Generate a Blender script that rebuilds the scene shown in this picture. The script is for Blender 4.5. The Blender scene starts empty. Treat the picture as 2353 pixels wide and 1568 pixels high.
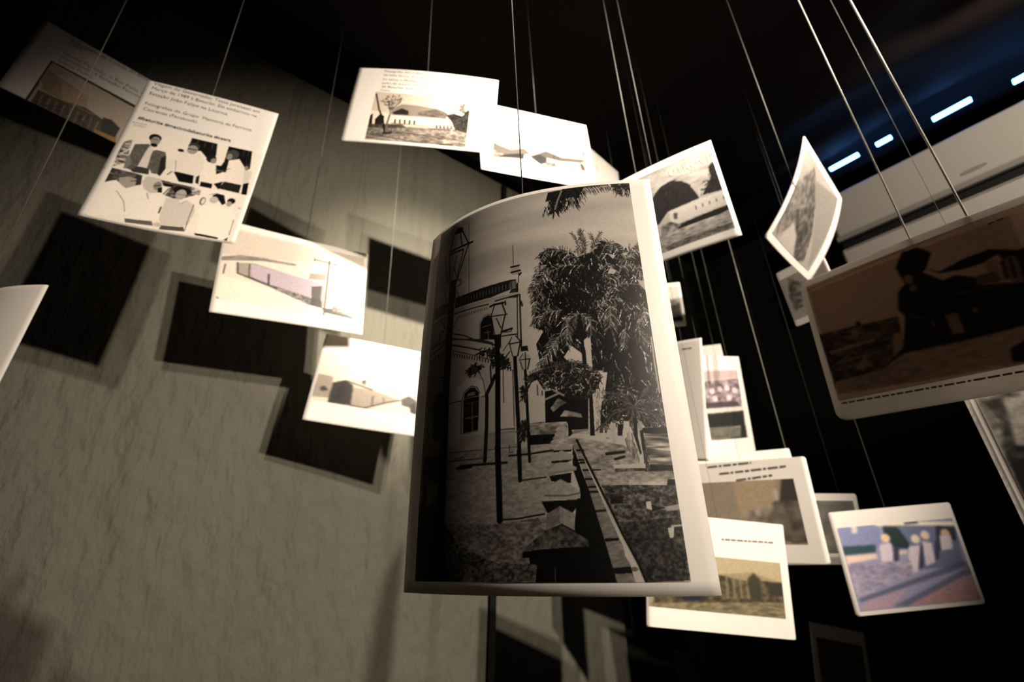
import bpy, bmesh, math, random
import numpy as np
from mathutils import Matrix, Vector

scene = bpy.context.scene
COL = scene.collection
EYE = 1.35                      # height of the camera above the floor (m)

# ------------------------------------------------------------------ camera
# 16 mm wide angle, tilted 23.7 degrees up with a slight roll
FPX, IW, IH = 1046.0, 2353, 1568
up = Vector((1085 - IW / 2, 1600 + IH / 2, -FPX)).normalized()      # world up seen from the camera
fw = Vector((0, 0, -1))
yy = (fw - up * fw.dot(up)).normalized()
xx = yy.cross(up)
CAMROT = Matrix((xx, yy, up))   # camera axes -> world axes
cd = bpy.data.cameras.new('camera')
cd.sensor_width = 36.0
cd.lens = FPX / IW * 36.0
cd.clip_start = 0.02
cd.dof.use_dof = True
cd.dof.focus_distance = 0.325
cd.dof.aperture_fstop = 7.5
cam = bpy.data.objects.new('camera', cd)
cam.matrix_world = Matrix.Translation((0, 0, EYE)) @ CAMROT.to_4x4()
COL.objects.link(cam)
scene.camera = cam

# ------------------------------------------------------------------ world, exposure, lamps
world = bpy.data.worlds.new('world')
scene.world = world
world.use_nodes = True
world.node_tree.nodes['Background'].inputs[0].default_value = (0.5, 0.55, 0.7, 1)
world.node_tree.nodes['Background'].inputs[1].default_value = 0.0
vs = scene.view_settings
vs.view_transform = 'Standard'
vs.look = 'None'
vs.gamma = 1
vs.use_curve_mapping = False
vs.exposure = 0.0

def spot(name, loc, target, power, cone, blend, radius, color):
    l = bpy.data.lights.new(name, 'SPOT')
    l.energy = power
    l.spot_size = math.radians(cone)
    l.spot_blend = blend
    l.shadow_soft_size = radius
    l.color = color
    o = bpy.data.objects.new(name, l)
    o.location = (loc[0], loc[1], loc[2] + EYE)
    d = Vector(target) - Vector(loc)
    o.rotation_euler = d.to_track_quat('-Z', 'Y').to_euler()
    COL.objects.link(o)
    return o
WARM = (1.0, 0.86, 0.70)
# gallery spotlights on the right, behind the camera: two give the double shadows, one the hot pool on
# the wall, one falls on the air conditioner
spot('spotlight_right_a_offscreen', (2.14, -1.05, 1.08), (-0.17, 1.38, 0.32), 680, 43, 0.85, 0.035, WARM)
spot('spotlight_right_b_offscreen', (1.96, -1.22, 1.36), (-0.17, 1.38, 0.32), 510, 43, 0.85, 0.035, WARM)
spot('spotlight_right_c_offscreen', (1.90, -1.33, 1.40), (-0.26, 1.32, 0.64), 3600, 17, 1.0, 0.04, WARM)
spot('spotlight_right_d_offscreen', (1.9, -0.9, 1.45), (1.75, 1.30, 1.22), 165, 34, 0.6, 0.05, WARM)

# ------------------------------------------------------------------ helpers
def setp(o, label=None, cat=None, group=None, kind=None):
    if label: o['label'] = label
    if cat: o['category'] = cat
    if group: o['group'] = group
    if kind: o['kind'] = kind
    return o

def link(name, me, mat=None, parent=None):
    o = bpy.data.objects.new(name, me)
    COL.objects.link(o)
    if mat is not None and me is not None: me.materials.append(mat)
    if parent is not None: o.parent = parent
    return o

def smooth(me):
    me.polygons.foreach_set('use_smooth', np.ones(len(me.polygons), dtype=bool))

def mesh_np(name, verts, faces):
    """mesh from numpy verts (n,3) and quads (m,4)"""
    me = bpy.data.meshes.new(name)
    verts = np.ascontiguousarray(verts, dtype=np.float32)
    faces = np.ascontiguousarray(faces, dtype=np.int32)
    me.vertices.add(len(verts)); me.vertices.foreach_set('co', verts.ravel())
    k = faces.shape[1]
    me.loops.add(faces.size); me.loops.foreach_set('vertex_index', faces.ravel())
    me.polygons.add(len(faces)); me.polygons.foreach_set('loop_start', np.arange(0, faces.size, k, dtype=np.int32))
    me.update(calc_edges=True)
    return me

def grid_faces(nx, ny):
    i = np.arange(nx)[None, :] + (nx + 1) * np.arange(ny)[:, None]
    return np.stack([i, i + 1, i + nx + 2, i + nx + 1], -1).reshape(-1, 4)

def box_mesh(name, boxes, bevel=0.0):
    bm = bmesh.new()
    for (x0, x1, y0, y1, z0, z1) in boxes:
        r = bmesh.ops.create_cube(bm, size=1.0)
        bmesh.ops.scale(bm, vec=(x1 - x0, y1 - y0, z1 - z0), verts=r['verts'])
        bmesh.ops.translate(bm, vec=((x0 + x1) / 2, (y0 + y1) / 2, (z0 + z1) / 2), verts=r['verts'])
    if bevel: bmesh.ops.bevel(bm, geom=bm.edges[:], offset=bevel, segments=3, affect='EDGES', profile=0.5)
    me = bpy.data.meshes.new(name)
    bm.to_mesh(me); bm.free()
    return me

# ------------------------------------------------------------------ materials
def new_mat(name):
    m = bpy.data.materials.new(name)
    m.use_nodes = True
    nt = m.node_tree
    return m, nt, nt.nodes['Principled BSDF'], nt.nodes['Material Output']

def solid(name, color, rough=0.6, spec=0.3, emit=None, strength=0.0):
    m, nt, b, out = new_mat(name)
    b.inputs['Base Color'].default_value = (*color, 1)
    b.inputs['Roughness'].default_value = rough
    b.inputs['Specular IOR Level'].default_value = spec
    if emit:
        b.inputs['Emission Color'].default_value = (*emit, 1)
        b.inputs['Emission Strength'].default_value = strength
    return m

def add_bump(nt, b, scale, strength, dist=0.002, stretch=(1, 1, 1), detail=6):
    tc = nt.nodes.new('ShaderNodeTexCoord')
    mp = nt.nodes.new('ShaderNodeMapping'); mp.inputs['Scale'].default_value = stretch
    nz = nt.nodes.new('ShaderNodeTexNoise'); nz.inputs['Scale'].default_value = scale; nz.inputs['Detail'].default_value = detail
    bp = nt.nodes.new('ShaderNodeBump'); bp.inputs['Strength'].default_value = strength; bp.inputs['Distance'].default_value = dist
    nt.links.new(tc.outputs['Object'], mp.inputs['Vector']); nt.links.new(mp.outputs[0], nz.inputs['Vector'])
    nt.links.new(nz.outputs['Fac'], bp.inputs['Height']); nt.links.new(bp.outputs[0], b.inputs['Normal'])
    return nz, bp

def paper_mat(name, attr, trans, rough=0.5, spec=0.3, stock=(0.80, 0.765, 0.725)):
    """photographic paper: a little gloss in front, some light comes through the sheet"""
    m, nt, b, out = new_mat(name)
    if attr:
        at = nt.nodes.new('ShaderNodeAttribute'); at.attribute_name = 'ink'
        src = at.outputs['Color']
        nt.links.new(src, b.inputs['Base Color'])
    else:
        tc = nt.nodes.new('ShaderNodeTexCoord')
        nz = nt.nodes.new('ShaderNodeTexNoise'); nz.inputs['Scale'].default_value = 9
        mx = nt.nodes.new('ShaderNodeMix'); mx.data_type = 'RGBA'
        mx.inputs[6].default_value = tuple(q * 0.975 for q in stock) + (1,); mx.inputs[7].default_value = tuple(q * 1.025 for q in stock) + (1,)
        nt.links.new(tc.outputs['Object'], nz.inputs['Vector']); nt.links.new(nz.outputs['Fac'], mx.inputs[0])
        src = mx.outputs[2]
        nt.links.new(src, b.inputs['Base Color'])
    b.inputs['Roughness'].default_value = rough
    b.inputs['Specular IOR Level'].default_value = spec
    tr = nt.nodes.new('ShaderNodeBsdfTranslucent')
    nt.links.new(src, tr.inputs['Color'])
    ms = nt.nodes.new('ShaderNodeMixShader'); ms.inputs[0].default_value = trans
    nt.links.new(b.outputs[0], ms.inputs[1]); nt.links.new(tr.outputs[0], ms.inputs[2]); nt.links.new(ms.outputs[0], out.inputs['Surface'])
    return m

M_PAPER = paper_mat('photo_paper', False, 0.38)
M_PRINT = paper_mat('photo_ink', True, 0.30, rough=0.42)
M_INK = solid('black_ink', (0.02, 0.02, 0.02), 0.6, 0.2)
M_PALE = solid('faded_ink', (0.10, 0.09, 0.08), 0.6, 0.2)
M_LIGHTINK = solid('pale_ink', (0.42, 0.38, 0.33), 0.6, 0.2)
M_LINE = solid('clear_nylon', (0.34, 0.33, 0.29), 0.25, 0.6)
M_LINE_DIM = solid('shaded_clear_nylon', (0.09, 0.088, 0.08), 0.4, 0.3)  # same nylon, weak light put into its colour for the fainter lines
M_KNOT = solid('tied_nylon', (0.85, 0.82, 0.75), 0.25, 0.6)
M_BLACK = solid('matt_black', (0.004, 0.004, 0.0035), 0.9, 0.05)

# plaster / fabric wall with fine vertical wrinkles
M_WALL, nt, b, out = new_mat('wrinkled_wall_cloth')
nz, bp = add_bump(nt, b, 30, 0.9, 0.020, (1, 1, 0.42), 8)
n2 = nt.nodes.new('ShaderNodeTexNoise'); n2.inputs['Scale'].default_value = 3.0; n2.inputs['Detail'].default_value = 5
n3 = nt.nodes.new('ShaderNodeTexNoise'); n3.inputs['Scale'].default_value = 8.0; n3.inputs['Detail'].default_value = 4
tc = nt.nodes.new('ShaderNodeTexCoord'); mp = nt.nodes.new('ShaderNodeMapping'); mp.inputs['Scale'].default_value = (1, 1, 0.25)
nt.links.new(tc.outputs['Object'], mp.inputs['Vector']); nt.links.new(mp.outputs[0], n2.inputs['Vector']); nt.links.new(mp.outputs[0], n3.inputs['Vector'])
bp2 = nt.nodes.new('ShaderNodeBump'); bp2.inputs['Strength'].default_value = 0.5; bp2.inputs['Distance'].default_value = 0.03
nt.links.new(n3.outputs['Fac'], bp2.inputs['Height']); nt.links.new(bp2.outputs[0], bp.inputs['Normal'])
mx = nt.nodes.new('ShaderNodeMix'); mx.data_type = 'RGBA'
mx.inputs[6].default_value = (0.047, 0.045, 0.034, 1); mx.inputs[7].default_value = (0.073, 0.070, 0.054, 1)
nt.links.new(n2.outputs['Fac'], mx.inputs[0]); nt.links.new(mx.outputs[2], b.inputs['Base Color'])
b.inputs['Roughness'].default_value = 0.75; b.inputs['Specular IOR Level'].default_value = 0.2

M_DARKWALL, nt, b, out = new_mat('black_curtain_cloth')
b.inputs['Base Color'].default_value = (0.006, 0.0065, 0.005, 1); b.inputs['Roughness'].default_value = 0.95; b.inputs['Specular IOR Level'].default_value = 0.05
add_bump(nt, b, 14, 0.4, 0.02, (1, 1, 0.1))
M_CEIL, nt, b, out = new_mat('dark_ceiling_cloth')
b.inputs['Base Color'].default_value = (0.040, 0.032, 0.036, 1); b.inputs['Roughness'].default_value = 0.8; b.inputs['Specular IOR Level'].default_value = 0.15
add_bump(nt, b, 60, 0.2, 0.002)
M_FLOOR = solid('dark_floor', (0.02, 0.018, 0.016), 0.6)
M_AC = solid('white_plastic', (0.62, 0.58, 0.54), 0.4)
M_ACG = solid('grey_plastic', (0.35, 0.33, 0.31), 0.5)
M_SLOT = solid('dark_grille', (0.01, 0.01, 0.01), 0.7)
M_BLUE = solid('bluish_daylight', (0.1, 0.1, 0.1), 0.5, 0.2, (0.11, 0.40, 1.0), 14.0)

# ------------------------------------------------------------------ room
# room axes: the pale wall runs along MDIR, its outward normal is NDIR
NDIR = Vector((-0.629, 0.777, 0)).normalized()
MDIR = Vector((0.777, 0.629, 0)).normalized()
ROOM = Matrix.Translation((0, 0, EYE)) @ Matrix((MDIR, NDIR, Vector((0, 0, 1)))).transposed().to_4x4()
# room coordinates (m, n, z above the eye)
WALL_N, CEIL_Z, FLOOR_Z, RIGHT_M = 1.20, 1.60, -EYE, 2.42
def room(o): o.matrix_world = ROOM; return o

o = room(link('wall_left', box_mesh('wall_left', [(-3.2, 1.42, WALL_N, WALL_N + 0.1, FLOOR_Z, 1.41)]), M_WALL)); setp(o, 'grey-green wrinkled cloth wall catching the card shadows', 'wall', kind='structure')
o = room(link('wall_back', box_mesh('wall_back', [(1.42, RIGHT_M + 0.1, WALL_N + 0.02, WALL_N + 0.12, FLOOR_Z, CEIL_Z)]), M_DARKWALL)); setp(o, 'black cloth wall beyond the grey-green wall', 'wall', kind='structure')
# dark slim seam strip standing against the wall, a little out of plumb
me = box_mesh('trim_1', [(-0.011, 0.011, WALL_N - 0.012, WALL_N + 0.004, -1.1, 1.40)])
o = room(link('trim_1', me, M_BLACK)); setp(o, 'slim black upright strip on the grey-green wall', 'trim', kind='structure')
sh = Matrix.Identity(4); sh[0][2] = 0.062
me.transform(Matrix.Translation((0.868, 0, 0)) @ sh)
o = room(link('wall_right', box_mesh('wall_right', [(RIGHT_M, RIGHT_M + 0.1, -3.0, WALL_N + 0.12, FLOOR_Z, 1.50)]), M_DARKWALL)); setp(o, 'black cloth wall behind the air conditioner', 'wall', kind='structure')
o = room(link('floor', box_mesh('floor', [(-3.2, RIGHT_M + 0.1, -3.0, WALL_N + 0.1, FLOOR_Z - 0.1, FLOOR_Z)]), M_FLOOR)); setp(o, 'dark floor of the exhibition room', 'floor', kind='structure')

# ceiling of dark cloth: flat over the wall, hanging in loose folds towards the right wall
gx, gy = 180, 60
mm, nn = np.meshgrid(np.linspace(-3.2, RIGHT_M + 0.1, gx + 1), np.linspace(-3.0, WALL_N + 0.12, gy + 1))
f = np.clip((mm - 0.95) / 0.5, 0, 1)
ph = 0.9 * np.sin(nn * 2.1) + 0.5 * np.sin(nn * 4.7 + 1)
zz = CEIL_Z + f * (0.018 * np.sin(mm * 19 + ph) + 0.022 * np.sin(mm * 13 - 1.3 * ph + 2) + 0.012 * np.sin(nn * 9 + mm * 6))
zz += 0.075 * np.clip((mm - 1.85) / 0.35, 0, 1) ** 2
zz += 0.006 * np.sin(nn * 3 + mm * 2)
me = mesh_np('ceiling', np.stack([mm, nn, zz], -1).reshape(-1, 3), grid_faces(gx, gy)[:, ::-1]); smooth(me)
o = room(link('ceiling', me, M_CEIL)); setp(o, 'dark cloth ceiling sagging in loose folds', 'ceiling', kind='structure')
mod = o.modifiers.new('solid', 'SOLIDIFY'); mod.thickness = 0.01; mod.offset = -1
# black batten where the cloth ceiling meets the wall, and one seam batten across the ceiling
o = room(link('trim_2', box_mesh('trim_2', [(-3.2, 1.42, WALL_N - 0.05, WALL_N + 0.1, 1.41, CEIL_Z - 0.005)]), M_BLACK)); setp(o, 'black batten along the top of the grey-green wall', 'trim', kind='structure')

# ------------------------------------------------------------------ picture drawing (flat prints on the cards)
def to_rgb(t):
    t = (t, t * 0.965, t * 0.925) if not isinstance(t, tuple) else t
    return np.array(t, dtype=np.float32)

class Canvas:
    """a small software painter; coordinates are thousandths of the print's width and height"""
    def __init__(s, nx, ny, base, seed):
        s.W, s.H = 2 * nx, 2 * ny
        s.a = np.empty((s.H, s.W, 3), np.float32); s.a[:] = to_rgb(base)
        s.r = np.random.RandomState(seed)
    def pts(s, f):
        p = np.array(f, np.float32).reshape(-1, 2)
        return p * np.array([s.W / 1000.0, s.H / 1000.0], np.float32)
    def mask(s, p):
        x0, y0 = np.maximum(np.floor(p.min(0)).astype(int), 0); x1, y1 = np.minimum(np.ceil(p.max(0)).astype(int) + 1, (s.W, s.H))
        if x1 <= x0 or y1 <= y0: return None
        yc = np.arange(y0, y1)[:, None] + 0.5; xc = np.arange(x0, x1)[None, :] + 0.5
        m = np.zeros((y1 - y0, x1 - x0), bool); q = np.roll(p, -1, 0)
        for (ax, ay), (bx, by) in zip(p, q):
            if ay == by: continue
            c = (ay > yc) != (by > yc)
            m ^= c & (xc < (bx - ax) * (yc - ay) / (by - ay) + ax)
        return (slice(y0, y1), slice(x0, x1)), m
    def poly(s, t, f, al=1):
        r = s.mask(s.pts(f))
        if r is None: return
        v = s.a[r[0]]; v[r[1]] = v[r[1]] * (1 - al) + to_rgb(t) * al
    def stroke(s, col, w, p, w1=None):
        for i in range(len(p) - 1):
            a, b = p[i], p[i + 1]; hw = w / 2
            x0, y0 = np.maximum(np.floor(np.minimum(a, b) - hw - 1).astype(int), 0); x1, y1 = np.minimum(np.ceil(np.maximum(a, b) + hw + 1).astype(int) + 1, (s.W, s.H))
            if x1 <= x0 or y1 <= y0: continue
            yc = np.arange(y0, y1)[:, None] + 0.5 - a[1]; xc = np.arange(x0, x1)[None, :] + 0.5 - a[0]
            d = b - a; L = d @ d + 1e-6
            t = np.clip((xc * d[0] + yc * d[1]) / L, 0, 1)
            h = hw if w1 is None else hw + (w1 / 2 - hw) * t
            c = np.clip(h + 0.5 - np.hypot(xc - t * d[0], yc - t * d[1]), 0, 1)[..., None]
            v = s.a[y0:y1, x0:x1]; v *= 1 - c; v += c * col
    def line(s, t, w, f): 
        p = s.pts(f)
        if len(p) == 2 and np.allclose(p[0], p[1]): p[1] += 0.5
        s.stroke(to_rgb(t), max(w * s.W / 1000.0, 1.0), p)
    def noise(s, h, w, sx, sy):
        def one(sx, sy):
            gh, gw = int(h / sy) + 3, int(w / sx) + 3
            g = s.r.rand(gh, gw).astype(np.float32)
            y = np.arange(h) / sy; x = np.arange(w) / sx
            yi, xi = y.astype(int), x.astype(int); fy = (y - yi)[:, None]; fx = (x - xi)[None, :]
            g0 = g[yi][:, xi] * (1 - fx) + g[yi][:, xi + 1] * fx; g1 = g[yi + 1][:, xi] * (1 - fx) + g[yi + 1][:, xi + 1] * fx
            return g0 * (1 - fy) + g1 * fy
        n = 0.5 * one(sx, sy) + 0.3 * one(max(sx / 2, 1), max(sy / 2, 1)) + 0.2 * one(sx * 4, sy * 4)
        return np.clip((n - 0.5) * 1.9 + 0.5, 0, 1)
    def tex(s, lo, hi, sx, sy, f):
        r = s.mask(s.pts(f))
        if r is None: return
        h, w = r[1].shape
        n = s.noise(h, w, max(sx * s.W / 1000.0, 1.2), max(sy * s.W / 1000.0, 1.2))[..., None]
        v = s.a[r[0]]; v[r[1]] = (to_rgb(lo) * (1 - n) + to_rgb(hi) * n)[r[1]]
    def leaves(s, n, L, w, d, sp, lo, hi, f):
        p = s.pts(f); r = s.mask(p)
        if r is None: return
        ys, xs = np.nonzero(r[1])
        if not len(ys): return
        k = s.r.randint(0, len(ys), n); k2 = s.W / 1000.0
        for i in k:
            c = np.array([xs[i] + r[0][1].start, ys[i] + r[0][0].start], np.float32)
            an = math.radians(d + s.r.uniform(-sp, sp)) if s.r.rand() < 0.5 else math.radians(180 - d + s.r.uniform(-sp, sp))
            v = np.array([math.cos(an), math.sin(an)], np.float32) * L * k2 * s.r.uniform(0.5, 1.0)
            q = s.r.rand() ** 3.2; t = lo + (hi - lo) * q
            s.stroke(to_rgb(float(t)), max(w * k2 * s.r.uniform(0.5, 1.0), 0.9), np.array([c, c + v * 0.55 + np.array([0, 0.03]) * L * k2, c + v], np.float32), 0.6)
    def frond(s, n, L, w, ang, lo, hi, f):
        p = s.pts(f); k = s.W / 1000.0
        seg = np.linalg.norm(np.diff(p, axis=0), axis=1); cum = np.concatenate([[0], np.cumsum(seg)])
        for i in range(n):
            t = (i + 0.5) / n * cum[-1]
            j = min(np.searchsorted(cum, t) - 1, len(seg) - 1); j = max(j, 0)
            c = p[j] + (p[j + 1] - p[j]) * ((t - cum[j]) / max(seg[j], 1e-6)); d = (p[j + 1] - p[j]) / max(seg[j], 1e-6)
            for sg in (-1, 1):
                a = math.atan2(d[1], d[0]) + sg * math.radians(ang + s.r.uniform(-12, 12))
                l = L * k * s.r.uniform(0.6, 1.0) * (1.0 - 0.45 * (t / cum[-1]))
                e = c + np.array([math.cos(a), math.sin(a)]) * l; e2 = e + np.array([0, 0.22 * l])
                q = s.r.rand() ** 2.4
                s.stroke(to_rgb(float(lo + (hi - lo) * q)), max(w * k, 1.0), np.array([c, c * 0.4 + e * 0.6, e2], np.float32), 0.6)
        s.stroke(to_rgb(float(lo + (hi - lo) * 0.45)), max(w * k, 1.0), p)
    def oval(s, t, x, y, rx, ry):
        a = np.linspace(0, 2 * math.pi, 20, endpoint=False)
        s.poly(t, np.stack([x + rx * np.cos(a), y + ry * np.sin(a)], -1).ravel())
    def bars(s, t, w, n, p, q):
        p, q = s.pts(p), s.pts(q)
        for i in range(n):
            k = i / max(n - 1, 1)
            s.stroke(to_rgb(t), max(w * s.W / 1000.0, 1.0), np.array([p[0] + (p[-1] - p[0]) * k, q[0] + (q[-1] - q[0]) * k]))
    def deepen(s, g): s.a = s.a ** g
    def soft(s, n):
        for ax in (0, 1):
            b = np.concatenate([np.repeat(s.a.take([0], ax), n, ax), s.a, np.repeat(s.a.take([-1], ax), n, ax)], ax)
            k = s.a.shape[ax]
            s.a = sum(b.take(np.arange(i, i + k), ax) for i in range(2 * n + 1)) / (2 * n + 1)
    def vertex_colours(s, grain):
        a = s.a.reshape(s.H // 2, 2, s.W // 2, 2, 3).mean((1, 3))
        a = a * (1 + grain * s.r.randn(*a.shape[:2], 1))
        a = np.clip(a, 0.02, 0.93)
        lin = np.where(a <= 0.04045, a / 12.92, ((a + 0.055) / 1.055) ** 2.4)
        return np.concatenate([lin, np.ones_like(lin[..., :1])], -1).astype(np.float32)

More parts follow.
